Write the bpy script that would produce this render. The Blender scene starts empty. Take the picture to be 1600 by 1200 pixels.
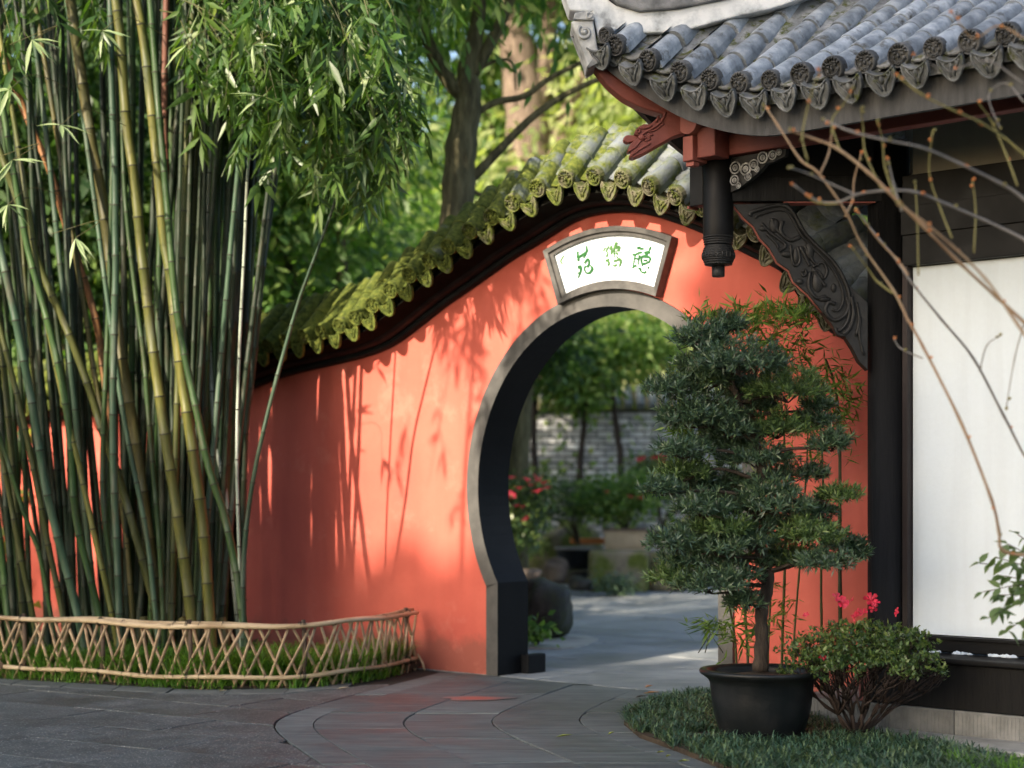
import bpy, math, random
import numpy as np
from mathutils import Vector, Matrix
R = random.Random(7); NR = np.random.default_rng(7)
sc = bpy.context.scene; COL = sc.collection
PI = math.pi

# ------------------------------------------------------------------ camera, sky, sun, exposure
F = 2700.0; H = 1.2; HY = 774.0            # focal length and horizon of the photograph, in its own pixels
cam = bpy.data.cameras.new("camera"); cam_o = bpy.data.objects.new("camera", cam); COL.objects.link(cam_o)
cam.sensor_width = 36.0; cam.lens = F / 1600 * 36.0
cam.shift_y = (HY - 600) / 1600
cam_o.location = (0, 0, H); cam_o.rotation_euler = (PI / 2, 0, 0)
cam.clip_start = 0.1; cam.clip_end = 400
cam.dof.use_dof = True; cam.dof.focus_distance = 8.9; cam.dof.aperture_fstop = 1.5
sc.camera = cam_o

SUN_EL = math.radians(27); SUN_AZ = math.radians(222.5)      # azimuth measured clockwise from +Y
world = bpy.data.worlds.new("World"); sc.world = world; world.use_nodes = True
wn = world.node_tree.nodes; wl = world.node_tree.links
bg = wn["Background"]; sky = wn.new("ShaderNodeTexSky"); sky.sky_type = 'NISHITA'; sky.sun_disc = False
sky.sun_elevation = SUN_EL; sky.sun_rotation = SUN_AZ; sky.air_density = 1.0; sky.dust_density = 3.2; sky.ozone_density = 1.0
wl.new(sky.outputs[0], bg.inputs[0]); bg.inputs[1].default_value = 0.125
sun = bpy.data.lights.new("sun", 'SUN'); sun.energy = 4.2; sun.angle = math.radians(0.53); sun.color = (1.0, 0.86, 0.68)
sun_o = bpy.data.objects.new("sun", sun); COL.objects.link(sun_o)
sdir = Vector((math.sin(SUN_AZ) * math.cos(SUN_EL), math.cos(SUN_AZ) * math.cos(SUN_EL), math.sin(SUN_EL)))
sun_o.rotation_euler = (-sdir).to_track_quat('-Z', 'Y').to_euler(); sun_o.location = sdir * 40
vs = sc.view_settings; vs.view_transform = 'Standard'; vs.look = 'None'; vs.gamma = 1.0; vs.use_curve_mapping = False
vs.exposure = 1.42
sc.display_settings.display_device = 'sRGB'
try:
    sc.cycles.use_denoising = True; sc.cycles.denoiser = 'OPENIMAGEDENOISE'
    sc.cycles.max_bounces = 8; sc.cycles.diffuse_bounces = 4; sc.cycles.transmission_bounces = 6
    sc.cycles.caustics_reflective = False; sc.cycles.caustics_refractive = False
    sc.cycles.sample_clamp_indirect = 6.0
except Exception:
    pass

# ------------------------------------------------------------------ frames of reference
def W(px, py, Y):                                            # a point of the photograph at distance Y
    return Vector(((px - 800) / F * Y, Y, H + (HY - py) / F * Y))
ANG = math.radians(42.5); CD, SD = math.cos(ANG), math.sin(ANG)
DX = Vector((CD, -SD, 0)); DY = Vector((SD, CD, 0)); UP = Vector((0, 0, 1))
A0 = Vector((-0.081, 11.49, 0)); P0 = Vector((2.0, 9.1, 0))
def LW(s, y, z): return A0 + DX * s + DY * y + UP * z         # garden wall frame: along, behind, up
def PW(x, y, z): return P0 + DX * x + DY * y + UP * z         # pavilion frame
def wallpx(px, py, y=0.0):
    c = (px - 800) / F; o = A0 + DY * y
    s = (c * o.y - o.x) / (DX.x - c * DX.y)
    Y = o.y + DX.y * s
    return s, H + (HY - py) / F * Y
def interp(xs, ys, x): return float(np.interp(x, xs, ys))
def catmull(pts, n=6):
    pts = [Vector(p) for p in pts]
    if len(pts) < 3: return pts
    out = []; P = [pts[0] * 2 - pts[1]] + pts + [pts[-1] * 2 - pts[-2]]
    for i in range(1, len(P) - 2):
        a, b, c, d = P[i - 1], P[i], P[i + 1], P[i + 2]
        for k in range(n):
            t = k / n
            out.append(0.5 * ((2 * b) + (c - a) * t + (2 * a - 5 * b + 4 * c - d) * t * t + (3 * b - a - 3 * c + d) * t ** 3))
    out.append(pts[-1]); return out

# ------------------------------------------------------------------ mesh helpers
WM = {}
def link(o, parent=None, M=None):
    M = M or Matrix.Identity(4)
    COL.objects.link(o)
    if parent is not None:
        o.parent = parent; o.matrix_parent_inverse = WM[parent.name].inverted()
    o.matrix_basis = M; WM[o.name] = M.copy()
    return o
def tag(o, label=None, cat=None, group=None, kind=None):
    if label: o["label"] = label
    if cat: o["category"] = cat
    if group: o["group"] = group
    if kind: o["kind"] = kind
    return o
def thing(name, loc, label, cat, group=None):
    o = bpy.data.objects.new(name, None); o.empty_display_size = 0.1
    link(o, None, Matrix.Translation(Vector(loc))); return tag(o, label, cat, group)
def put(name, me, parent=None, M=None):
    return link(bpy.data.objects.new(name, me), parent, M)

class MB:
    def __init__(s): s.v = []; s.f = []; s.m = []; s.sm = []
    def add(s, vs, fs, mi=0, smooth=False):
        b = len(s.v); s.v.extend([tuple(p) for p in vs])
        for f in fs: s.f.append([b + i for i in f]); s.m.append(mi); s.sm.append(smooth)
    def boxf(s, x0, x1, y0, y1, z0, z1, fn=None, mi=0):
        fn = fn or (lambda x, y, z: (x, y, z))
        c = [fn(x, y, z) for z in (z0, z1) for y in (y0, y1) for x in (x0, x1)]
        s.add(c, [(0, 2, 3, 1), (4, 5, 7, 6), (0, 1, 5, 4), (2, 6, 7, 3), (0, 4, 6, 2), (1, 3, 7, 5)], mi)
    def tube(s, pts, rad, n=6, cap=True, mi=0, smooth=True, mis=None, squash=1.0):
        pts = [Vector(p) for p in pts]; N = len(pts)
        if not hasattr(rad, '__len__'): rad = [rad] * N
        t0 = (pts[1] - pts[0]).normalized()
        u = t0.orthogonal().normalized(); vs_ = []
        for i in range(N):
            t = (pts[min(i + 1, N - 1)] - pts[max(i - 1, 0)])
            t = t.normalized() if t.length > 1e-9 else t0
            u = (u - t * u.dot(t)); u = u.normalized() if u.length > 1e-6 else t.orthogonal().normalized()
            w = t.cross(u)
            for k in range(n):
                a = 2 * PI * k / n
                vs_.append(pts[i] + (u * math.cos(a) + w * (math.sin(a) * squash)) * rad[i])
        b = len(s.v); s.v.extend([tuple(p) for p in vs_])
        for i in range(N - 1):
            for k in range(n):
                k2 = (k + 1) % n
                s.f.append([b + i * n + k, b + i * n + k2, b + (i + 1) * n + k2, b + (i + 1) * n + k])
                s.m.append(mis[i] if mis else mi); s.sm.append(smooth)
        if cap:
            s.f.append([b + k for k in reversed(range(n))]); s.m.append(mi); s.sm.append(False)
            s.f.append([b + (N - 1) * n + k for k in range(n)]); s.m.append(mi); s.sm.append(False)
    def lathe(s, prof, c, n=24, mi=0, smooth=True):
        b = len(s.v); c = Vector(c)
        for r, z in prof:
            for k in range(n):
                a = 2 * PI * k / n; s.v.append((c.x + r * math.cos(a), c.y + r * math.sin(a), c.z + z))
        for i in range(len(prof) - 1):
            for k in range(n):
                k2 = (k + 1) % n
                s.f.append([b + i * n + k, b + i * n + k2, b + (i + 1) * n + k2, b + (i + 1) * n + k]); s.m.append(mi); s.sm.append(smooth)
        s.f.append([b + k for k in reversed(range(n))]); s.m.append(mi); s.sm.append(False)
        s.f.append([b + (len(prof) - 1) * n + k for k in range(n)]); s.m.append(mi); s.sm.append(False)
    def prism(s, poly, off, mi=0, smooth=False):
        poly = [Vector(p) for p in poly]; off = Vector(off); n = len(poly)
        vs_ = poly + [p + off for p in poly]
        fs = [list(range(n)), list(reversed(range(n, 2 * n)))]
        s.add(vs_, fs, mi)
        b = len(s.v) - 2 * n
        for k in range(n):
            k2 = (k + 1) % n
            s.f.append([b + k, b + n + k, b + n + k2, b + k2]); s.m.append(mi); s.sm.append(smooth)
    def sweep(s, secs, closed=True, mi=0, smooth=False, ends=True):
        n = len(secs[0]); b = len(s.v)
        for sec in secs: s.v.extend([tuple(p) for p in sec])
        for i in range(len(secs) - 1):
            for k in range(n if closed else n - 1):
                k2 = (k + 1) % n
                s.f.append([b + i * n + k, b + (i + 1) * n + k, b + (i + 1) * n + k2, b + i * n + k2])
                s.m.append(mi[k] if hasattr(mi, '__len__') else mi); s.sm.append(smooth)
        if ends and closed:
            m0 = mi[0] if hasattr(mi, '__len__') else mi
            s.f.append([b + k for k in range(n)]); s.m.append(m0); s.sm.append(False)
            s.f.append([b + (len(secs) - 1) * n + k for k in reversed(range(n))]); s.m.append(m0); s.sm.append(False)
    def ball(s, c, r, n=8, m=5, mi=0, jit=0, axes=None):
        c = Vector(c); r = r if hasattr(r, '__len__') else (r, r, r); vs_ = []
        ax = axes or (Vector((1, 0, 0)), Vector((0, 1, 0)), UP)
        for i in range(m + 1):
            th = PI * i / m
            for k in range(n):
                a = 2 * PI * k / n; q = 1 + (R.uniform(-jit, jit) if jit else 0)
                vs_.append(c + ax[0] * (r[0] * math.sin(th) * math.cos(a) * q) + ax[1] * (r[1] * math.sin(th) * math.sin(a) * q) + ax[2] * (r[2] * math.cos(th) * q))
        fs = [(i * n + k, (i + 1) * n + k, (i + 1) * n + (k + 1) % n, i * n + (k + 1) % n) for i in range(m) for k in range(n)]
        s.add(vs_, fs, mi, True)
    def mesh(s, name, mats, origin=None):
        me = bpy.data.meshes.new(name)
        v = s.v
        if origin is not None:
            o = Vector(origin); v = [(p[0] - o.x, p[1] - o.y, p[2] - o.z) for p in v]
        me.from_pydata(v, [], s.f)
        for m in (mats if isinstance(mats, (list, tuple)) else [mats]): me.materials.append(m)
        me.polygons.foreach_set("material_index", s.m); me.polygons.foreach_set("use_smooth", s.sm)
        me.update(); return me
    def build(s, name, mats, parent=None, origin=None, bevel=0):
        if origin is None and s.v:
            a = np.array(s.v); origin = Vector((float((a[:, 0].min() + a[:, 0].max()) / 2), float((a[:, 1].min() + a[:, 1].max()) / 2), float(a[:, 2].min())))
        o = put(name, s.mesh(name, mats, origin), parent, Matrix.Translation(Vector(origin)))
        if bevel:
            b = o.modifiers.new("bevel", 'BEVEL'); b.width = bevel; b.segments = 2; b.limit_method = 'ANGLE'; b.angle_limit = math.radians(40)
        return o

def mesh_np(name, V, Fc, mat, smooth=True):
    V = np.ascontiguousarray(V, dtype=np.float32); Fc = np.ascontiguousarray(Fc, dtype=np.int32)
    me = bpy.data.meshes.new(name); n, k = Fc.shape
    me.vertices.add(len(V)); me.vertices.foreach_set("co", V.ravel())
    me.loops.add(n * k); me.loops.foreach_set("vertex_index", Fc.ravel())
    me.polygons.add(n); me.polygons.foreach_set("loop_start", np.arange(0, n * k, k, dtype=np.int32))
    me.update(calc_edges=True); me.validate()
    me.polygons.foreach_set("use_smooth", np.full(n, smooth, dtype=bool))
    for m in (mat if isinstance(mat, (list, tuple)) else [mat]): me.materials.append(m)
    return me
def nrm(a): return a / np.maximum(np.linalg.norm(a, axis=-1, keepdims=True), 1e-9)
LEAF_F = np.array([(0, 2, 1), (0, 3, 2), (1, 2, 4), (2, 3, 4)])
def leaves(P, D, L, Wd, U=None, fold=0.18, droop=0.0, pos=0.4):
    """P base points, D directions, L lengths, Wd half widths: folded four-triangle leaves"""
    P = np.asarray(P, float); N = len(P); D = nrm(np.asarray(D, float))
    L = np.broadcast_to(np.asarray(L, float), (N,))[:, None]; Wd = np.broadcast_to(np.asarray(Wd, float), (N,))[:, None]
    if U is None: U = NR.normal(size=(N, 3)) * 0.6 + np.array([0, 0, 1.0])
    S = nrm(np.cross(D, U)); Nn = np.cross(S, D)
    dn = np.array([0, 0, -1.0]) * L * droop
    m = P + D * L * pos + dn * 0.25
    V = np.stack([P, m + S * Wd, m - Nn * Wd * fold, m - S * Wd, P + D * L + dn], 1).reshape(-1, 3)
    Fc = (np.arange(N)[:, None, None] * 5 + LEAF_F[None]).reshape(-1, 3)
    return V, Fc
def join(parts):
    Vs, Fs, b = [], [], 0
    for V, Fc in parts: Vs.append(V); Fs.append(Fc + b); b += len(V)
    return np.concatenate(Vs), np.concatenate(Fs)
def rdir(n, up=0.0): return nrm(NR.normal(size=(n, 3)) + np.array([0, 0, up]))

# ------------------------------------------------------------------ materials
MATS = {}
def mk(name):
    m = bpy.data.materials.new(name); m.use_nodes = True; MATS[name] = m
    nt = m.node_tree; b = nt.nodes["Principled BSDF"]; return m, nt, b
def spec(b, v):
    for k in ("Specular IOR Level", "Specular"):
        if k in b.inputs: b.inputs[k].default_value = v; return
def ramp(nt, fac, cols, p0=0.3, p1=0.7):
    r = nt.nodes.new("ShaderNodeValToRGB"); e = r.color_ramp.elements; n = len(cols)
    while len(e) < n: e.new(0.5)
    for i, c in enumerate(cols):
        e[i].position = p0 + (p1 - p0) * i / max(n - 1, 1); e[i].color = (c[0], c[1], c[2], 1)
    nt.links.new(fac, r.inputs[0]); return r.outputs[0]
def coords(nt, stretch=(1, 1, 1), rnd=True, kind="Object"):
    tc = nt.nodes.new("ShaderNodeTexCoord"); v = tc.outputs[kind]
    if rnd:
        oi = nt.nodes.new("ShaderNodeObjectInfo"); mu = nt.nodes.new("ShaderNodeMath"); mu.operation = 'MULTIPLY'; mu.inputs[1].default_value = 41.0
        nt.links.new(oi.outputs["Random"], mu.inputs[0])
        ad = nt.nodes.new("ShaderNodeVectorMath"); ad.operation = 'ADD'; nt.links.new(v, ad.inputs[0]); nt.links.new(mu.outputs[0], ad.inputs[1]); v = ad.outputs[0]
    mp = nt.nodes.new("ShaderNodeMapping"); mp.inputs["Scale"].default_value = stretch; nt.links.new(v, mp.inputs[0]); return mp.outputs[0]
def noise(nt, v, scale, detail=6, rough=0.6):
    n = nt.nodes.new("ShaderNodeTexNoise"); n.inputs["Scale"].default_value = scale; n.inputs["Detail"].default_value = detail; n.inputs["Roughness"].default_value = rough
    nt.links.new(v, n.inputs["Vector"]); return n.outputs[0]
def bumpn(nt, b, h, strength, dist=0.01):
    bp = nt.nodes.new("ShaderNodeBump"); bp.inputs["Strength"].default_value = strength; bp.inputs["Distance"].default_value = dist
    nt.links.new(h, bp.inputs["Height"]); nt.links.new(bp.outputs[0], b.inputs["Normal"])
def vary(nt, col, amt):
    oi = nt.nodes.new("ShaderNodeObjectInfo"); mr = nt.nodes.new("ShaderNodeMapRange"); mr.inputs[3].default_value = 1 - amt; mr.inputs[4].default_value = 1 + amt
    nt.links.new(oi.outputs["Random"], mr.inputs[0]); h = nt.nodes.new("ShaderNodeHueSaturation")
    nt.links.new(mr.outputs[0], h.inputs["Value"]); nt.links.new(col, h.inputs["Color"]); return h.outputs[0]
def mixc(nt, fac, a, b, mode='MIX'):
    m = nt.nodes.new("ShaderNodeMix"); m.data_type = 'RGBA'; m.blend_type = mode
    if isinstance(fac, (int, float)): m.inputs[0].default_value = fac
    else: nt.links.new(fac, m.inputs[0])
    for i, x in ((6, a), (7, b)):
        if isinstance(x, tuple): m.inputs[i].default_value = (*x, 1)
        else: nt.links.new(x, m.inputs[i])
    return m.outputs[2]
def surf(name, cols, scale=6, rough=0.6, bump=0.0, bscale=None, stretch=(1, 1, 1), var=0.0, sp=0.35, dist=0.01, rough2=None, coat=0.0, p=(0.3, 0.7)):
    m, nt, b = mk(name); v = coords(nt, stretch); n = noise(nt, v, scale)
    c = ramp(nt, n, cols, *p)
    if var: c = vary(nt, c, var)
    nt.links.new(c, b.inputs["Base Color"]); spec(b, sp); b.inputs["Roughness"].default_value = rough
    if rough2 is not None:
        mr = nt.nodes.new("ShaderNodeMapRange"); mr.inputs[1].default_value = 0.3; mr.inputs[2].default_value = 0.7; mr.inputs[3].default_value = rough; mr.inputs[4].default_value = rough2
        nt.links.new(noise(nt, v, scale * 1.7), mr.inputs[0]); nt.links.new(mr.outputs[0], b.inputs["Roughness"])
    if coat and "Coat Weight" in b.inputs: b.inputs["Coat Weight"].default_value = coat; b.inputs["Coat Roughness"].default_value = 0.15
    if bump: bumpn(nt, b, noise(nt, v, bscale or scale * 4, 8), bump, dist)
    return m
def leafm(name, cols, trans=0.35, rough=0.45, sp=0.35, tcol=None, clump=2.5):
    m, nt, b = mk(name); g = nt.nodes.new("ShaderNodeNewGeometry")
    v = coords(nt); n = noise(nt, v, clump, 2)
    ad = nt.nodes.new("ShaderNodeMath"); ad.operation = 'MULTIPLY_ADD'; ad.inputs[1].default_value = 0.55; nt.links.new(g.outputs["Random Per Island"], ad.inputs[0])
    sb = nt.nodes.new("ShaderNodeMath"); sb.operation = 'MULTIPLY'; sb.inputs[1].default_value = 0.45; nt.links.new(n, sb.inputs[0]); nt.links.new(sb.outputs[0], ad.inputs[2])
    c = ramp(nt, ad.outputs[0], cols, 0.15, 0.8)
    nt.links.new(c, b.inputs["Base Color"]); b.inputs["Roughness"].default_value = rough; spec(b, sp)
    if trans:
        t = nt.nodes.new("ShaderNodeBsdfTranslucent"); tc = mixc(nt, 1.0, c, tcol or (1.5, 1.7, 0.6), 'MULTIPLY'); nt.links.new(tc, t.inputs[0])
        ms = nt.nodes.new("ShaderNodeMixShader"); ms.inputs[0].default_value = trans
        nt.links.new(b.outputs[0], ms.inputs[1]); nt.links.new(t.outputs[0], ms.inputs[2])
        nt.links.new(ms.outputs[0], nt.nodes["Material Output"].inputs[0])
    return m

def plaster(name, base, dark, light, rough=0.75, foot=False):
    m, nt, b = mk(name); v = coords(nt, rnd=False)
    n1 = noise(nt, v, 1.3, 5); c = ramp(nt, n1, [dark, base, light], 0.25, 0.75)
    v2 = coords(nt, (6, 6, 0.5), rnd=False); n2 = noise(nt, v2, 1.6, 5)
    st = ramp(nt, n2, [(0.72, 0.70, 0.68), (1, 1, 1)], 0.35, 0.55)
    c = mixc(nt, 0.14, c, st, 'MULTIPLY')
    n3 = noise(nt, v, 40, 4); c = mixc(nt, 0.10, c, ramp(nt, n3, [(0.85, 0.85, 0.85), (1.1, 1.1, 1.1)], 0.3, 0.7), 'MULTIPLY')
    if foot:      # rain splash and damp along the foot of the wall, faint runs under the eave
        sx = nt.nodes.new("ShaderNodeSeparateXYZ"); nt.links.new(v, sx.inputs[0])
        ad = nt.nodes.new("ShaderNodeMath"); ad.operation = 'MULTIPLY_ADD'; ad.inputs[1].default_value = -0.34; nt.links.new(noise(nt, v, 5, 6, .7), ad.inputs[0]); nt.links.new(sx.outputs[2], ad.inputs[2])
        c = mixc(nt, ramp(nt, ad.outputs[0], [(0.62, 0.62, 0.62), (0, 0, 0)], 0.0, .10), c, (0.20, 0.085, 0.062))
        n5 = noise(nt, coords(nt, (1.1, 1.1, 1.1), rnd=False), 2.1, 8, .7); c = mixc(nt, ramp(nt, n5, [(0, 0, 0), (.30, .30, .30)], 0.56, 0.66), c, (0.66, 0.24, 0.18))
    nt.links.new(c, b.inputs["Base Color"]); b.inputs["Roughness"].default_value = rough; spec(b, 0.25)
    bumpn(nt, b, noise(nt, v, 14, 9), 0.25, 0.01)
    return m

m_wall = plaster("red_plaster", (0.56, 0.118, 0.084), (0.49, 0.096, 0.072), (0.60, 0.14, 0.10), foot=True)
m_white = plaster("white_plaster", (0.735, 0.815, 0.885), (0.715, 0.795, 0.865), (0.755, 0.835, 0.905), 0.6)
m_white_shaded = plaster("shaded_white_plaster", (0.30, 0.30, 0.28), (0.26, 0.26, 0.25), (0.33, 0.33, 0.31))  # upper panel's white plaster, with its shade put into the colour
m_stain = surf("weathered_lime_plaster", [(0.16, 0.17, 0.18), (0.55, 0.58, 0.60), (0.78, 0.80, 0.81)], 7, 0.7, 0.5, 20, p=(0.28, 0.55))
m_orn = surf("ornament_plaster", [(0.20, 0.21, 0.21), (0.42, 0.43, 0.43), (0.6, 0.61, 0.6)], 14, 0.75, 0.6, 40)
m_ridge = surf("ridge_stone", [(0.07, 0.072, 0.075), (0.2, 0.205, 0.21), (0.34, 0.34, 0.34)], 9, 0.8, 0.6, 30)
m_black = surf("black_lacquer", [(0.0035, 0.0036, 0.004), (0.006, 0.006, 0.0066)], 3, 0.42, 0.15, 20, (1, 1, 1), sp=0.22, rough2=0.65)
m_blackw = surf("black_wood", [(0.004, 0.0042, 0.005), (0.009, 0.009, 0.0095)], 3, 0.45, 0.35, 14, (9, 9, 0.6), sp=0.2, rough2=0.7)
m_cornice = surf("black_cornice", [(0.006, 0.007, 0.008), (0.013, 0.014, 0.014)], 8, 0.45, 0.1, 30, sp=0.10, rough2=0.6)
m_carved = surf("carved_black_wood", [(0.007, 0.007, 0.008), (0.014, 0.014, 0.0145), (0.024, 0.024, 0.024)], 12, 0.42, 0.4, 30, rough2=0.65)
m_silver = surf("silvered_carving", [(0.04, 0.04, 0.04), (0.30, 0.30, 0.30), (0.6, 0.6, 0.6)], 22, 0.3, 0.2, 40, sp=0.7)
m_reddk = surf("dark_red_frame", [(0.010, 0.006, 0.006), (0.018, 0.008, 0.008)], 5, 0.5, 0.2, 20, (6, 6, 0.7))
m_red = surf("red_painted_wood", [(0.13, 0.036, 0.030), (0.19, 0.052, 0.042), (0.23, 0.068, 0.055)], 4, 0.6, 0.4, 24, (1, 1, 1))
m_redb = surf("pale_red_wood", [(0.24, 0.075, 0.06), (0.31, 0.10, 0.08)], 8, 0.65, 0.4, 30)
m_fascia = surf("grey_fascia_board", [(0.040, 0.040, 0.041), (0.060, 0.060, 0.061), (0.085, 0.085, 0.085)], 5, 0.7, 0.35, 24, (5, 5, 1))
m_frame = surf("dark_grey_stone_paint", [(0.050, 0.050, 0.048), (0.080, 0.078, 0.074), (0.105, 0.102, 0.096)], 5, 0.65, 0.25, 25)
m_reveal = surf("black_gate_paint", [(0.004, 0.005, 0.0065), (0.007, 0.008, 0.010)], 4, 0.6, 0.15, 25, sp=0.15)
m_plaquef = surf("plaque_frame_grey", [(0.035, 0.034, 0.033), (0.07, 0.068, 0.065), (0.11, 0.106, 0.10)], 9, 0.6, 0.2, 30)
m_ink = surf("green_ink", [(0.006, 0.06, 0.016), (0.02, 0.13, 0.025)], 30, 0.5)
m_inkl = surf("pale_green_ink", [(0.03, 0.11, 0.025), (0.08, 0.18, 0.05)], 30, 0.5)
m_plinth = surf("chiselled_stone", [(0.12, 0.12, 0.115), (0.20, 0.20, 0.19), (0.28, 0.275, 0.26)], 6, 0.8, 0.4, 40, var=0.1)
m_apron = surf("pale_stone_slab", [(0.22, 0.215, 0.2), (0.34, 0.33, 0.30), (0.42, 0.41, 0.38)], 4, 0.75, 0.3, 40, var=0.1)
m_bamp = surf("dry_bamboo", [(0.20, 0.13, 0.07), (0.38, 0.27, 0.16), (0.5, 0.38, 0.25)], 5, 0.5, 0.3, 40, (3, 3, 3), var=0.28)
m_bamr = surf("rail_bamboo", [(0.26, 0.17, 0.09), (0.47, 0.36, 0.22), (0.58, 0.46, 0.3)], 4, 0.42, 0.25, 40, (1, 1, 1), var=0.12)
m_bamd = surf("weathered_bamboo_stake", [(0.05, 0.035, 0.025), (0.12, 0.08, 0.05)], 6, 0.7, 0.4, 30)
m_tie = surf("black_wire_tie", [(0.008, 0.008, 0.008), (0.02, 0.018, 0.016)], 9, 0.6)
m_soil = surf("soil", [(0.022, 0.016, 0.011), (0.05, 0.037, 0.024), (0.085, 0.062, 0.04)], 9, 0.95, 0.8, 40, dist=0.03)
m_ground = surf("earth", [(0.02, 0.022, 0.012), (0.04, 0.035, 0.02), (0.05, 0.06, 0.025)], 1.5, 0.95, 0.8, 20, dist=0.03)
m_grout = surf("joint_dirt", [(0.014, 0.013, 0.010), (0.032, 0.030, 0.022)], 12, 0.95, 0.5, 60)
m_pot = surf("dark_glazed_pot", [(0.004, 0.006, 0.0075), (0.008, 0.010, 0.0115), (0.016, 0.017, 0.018)], 7, 0.3, 0.25, 18, rough2=0.5)
m_bark = surf("bark", [(0.045, 0.040, 0.020), (0.11, 0.10, 0.05), (0.19, 0.17, 0.09)], 7, 0.9, 1.0, 16, (3, 3, 0.6), dist=0.03)
m_barkr = surf("reddish_bark", [(0.085, 0.062, 0.046), (0.165, 0.122, 0.092), (0.25, 0.19, 0.145)], 5, 0.9, 1.0, 14, (3, 3, 0.6), dist=0.03)
m_barkd = surf("dark_bark", [(0.018, 0.013, 0.010), (0.045, 0.034, 0.026), (0.08, 0.062, 0.045)], 9, 0.9, 0.8, 30, (3, 3, 0.7), dist=0.02)
m_stemr = surf("azalea_stem", [(0.016, 0.011, 0.009), (0.040, 0.026, 0.021)], 9, 0.85, 0.4, 40)
m_twig = surf("tan_twig", [(0.22, 0.13, 0.07), (0.36, 0.24, 0.14), (0.42, 0.32, 0.2)], 7, 0.7, 0.2, 40)
m_twigg = surf("grey_twig", [(0.15, 0.14, 0.13), (0.26, 0.24, 0.22)], 7, 0.7)
m_twigy = surf("olive_twig", [(0.15, 0.13, 0.04), (0.28, 0.25, 0.09)], 7, 0.7)
m_bud = surf("orange_bud", [(0.45, 0.13, 0.03), (0.6, 0.25, 0.08)], 9, 0.6)
m_rock = surf("dark_rock", [(0.012, 0.012, 0.011), (0.04, 0.038, 0.033), (0.085, 0.08, 0.07)], 4, 0.8, 0.9, 9, dist=0.05)
m_brick = surf("grey_brick", [(0.32, 0.34, 0.36), (0.52, 0.54, 0.56), (0.68, 0.69, 0.70)], 5, 0.85, 0.4, 30, var=0.3)
m_mortar = surf("dark_mortar", [(0.06, 0.06, 0.058), (0.11, 0.11, 0.105)], 9, 0.95, 0.4, 40)
m_planter = surf("buff_planter", [(0.36, 0.28, 0.18), (0.48, 0.38, 0.26)], 6, 0.7, 0.2, 30)
m_brownst = surf("brown_stone", [(0.07, 0.05, 0.038), (0.15, 0.11, 0.085), (0.22, 0.17, 0.12)], 5, 0.85, 0.6, 20)

def moss_mix(name, stone, moss, thr0, thr1, scale=9, rough=0.8, bump=0.6, xfade=None, sp=0.35, srough=0.55, var=0.08):
    """stone with moss where a noise says so; xfade=(x0,x1): moss thins along world X between the two"""
    m, nt, b = mk(name); v = coords(nt)
    c1 = vary(nt, ramp(nt, noise(nt, v, 12, 7), stone, 0.3, 0.7), var); c2 = ramp(nt, noise(nt, v, 30, 4), moss, 0.3, 0.7)
    fac = noise(nt, v, scale, 6, 0.65)
    if xfade:
        g = nt.nodes.new("ShaderNodeNewGeometry"); sx = nt.nodes.new("ShaderNodeSeparateXYZ"); nt.links.new(g.outputs["Position"], sx.inputs[0])
        mr = nt.nodes.new("ShaderNodeMapRange"); mr.inputs[1].default_value = xfade[0]; mr.inputs[2].default_value = xfade[1]; mr.inputs[3].default_value = 0.27; mr.inputs[4].default_value = -0.07
        nt.links.new(sx.outputs[0], mr.inputs[0]); ad = nt.nodes.new("ShaderNodeMath"); nt.links.new(fac, ad.inputs[0]); nt.links.new(mr.outputs[0], ad.inputs[1]); fac = ad.outputs[0]
    f = ramp(nt, fac, [(0, 0, 0), (1, 1, 1)], thr0, thr1)
    c = mixc(nt, f, c1, c2); nt.links.new(c, b.inputs["Base Color"]); spec(b, sp)
    mr2 = nt.nodes.new("ShaderNodeMapRange"); mr2.inputs[3].default_value = srough; mr2.inputs[4].default_value = 0.95; nt.links.new(f, mr2.inputs[0]); nt.links.new(mr2.outputs[0], b.inputs["Roughness"])
    bumpn(nt, b, noise(nt, v, 45, 8), bump, 0.01); return m
GREYT = [(0.085, 0.10, 0.115), (0.17, 0.195, 0.215), (0.27, 0.295, 0.315)]
MOSSC = [(0.028, 0.042, 0.007), (0.075, 0.098, 0.014), (0.15, 0.165, 0.028)]
m_wtile = moss_mix("mossy_coping_tile", GREYT, MOSSC, 0.45, 0.64, 6, xfade=(-0.6, 1.45))
m_wcap = moss_mix("mossy_coping_end", [(0.06, 0.056, 0.035), (0.14, 0.13, 0.085), (0.22, 0.20, 0.14)], MOSSC, 0.45, 0.65, 16, xfade=(-1.0, 1.7), srough=0.85)
m_wcore = surf("coping_bed", [(0.006, 0.006, 0.005), (0.011, 0.011, 0.009)], 8, 0.95, 0.4, 30, sp=0.03)
m_rtile = moss_mix("blue_grey_roof_tile", [(0.12, 0.14, 0.165), (0.25, 0.285, 0.325), (0.42, 0.455, 0.495)], [(0.06, 0.06, 0.055), (0.12, 0.12, 0.11)], 0.56, 0.68, 10, srough=0.5, bump=0.35, var=0.22)
m_rpan = moss_mix("grey_pan_tile", [(0.08, 0.085, 0.09), (0.16, 0.17, 0.18), (0.3, 0.31, 0.32)], [(0.045, 0.06, 0.012), (0.09, 0.10, 0.025)], 0.5, 0.62, 14, var=0.2)
m_rcap = moss_mix("dark_moulded_tile_end", [(0.035, 0.036, 0.036), (0.075, 0.077, 0.078), (0.15, 0.15, 0.148)], [(0.05, 0.05, 0.02), (0.09, 0.085, 0.04)], 0.6, 0.72, 20, srough=0.75)
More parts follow.
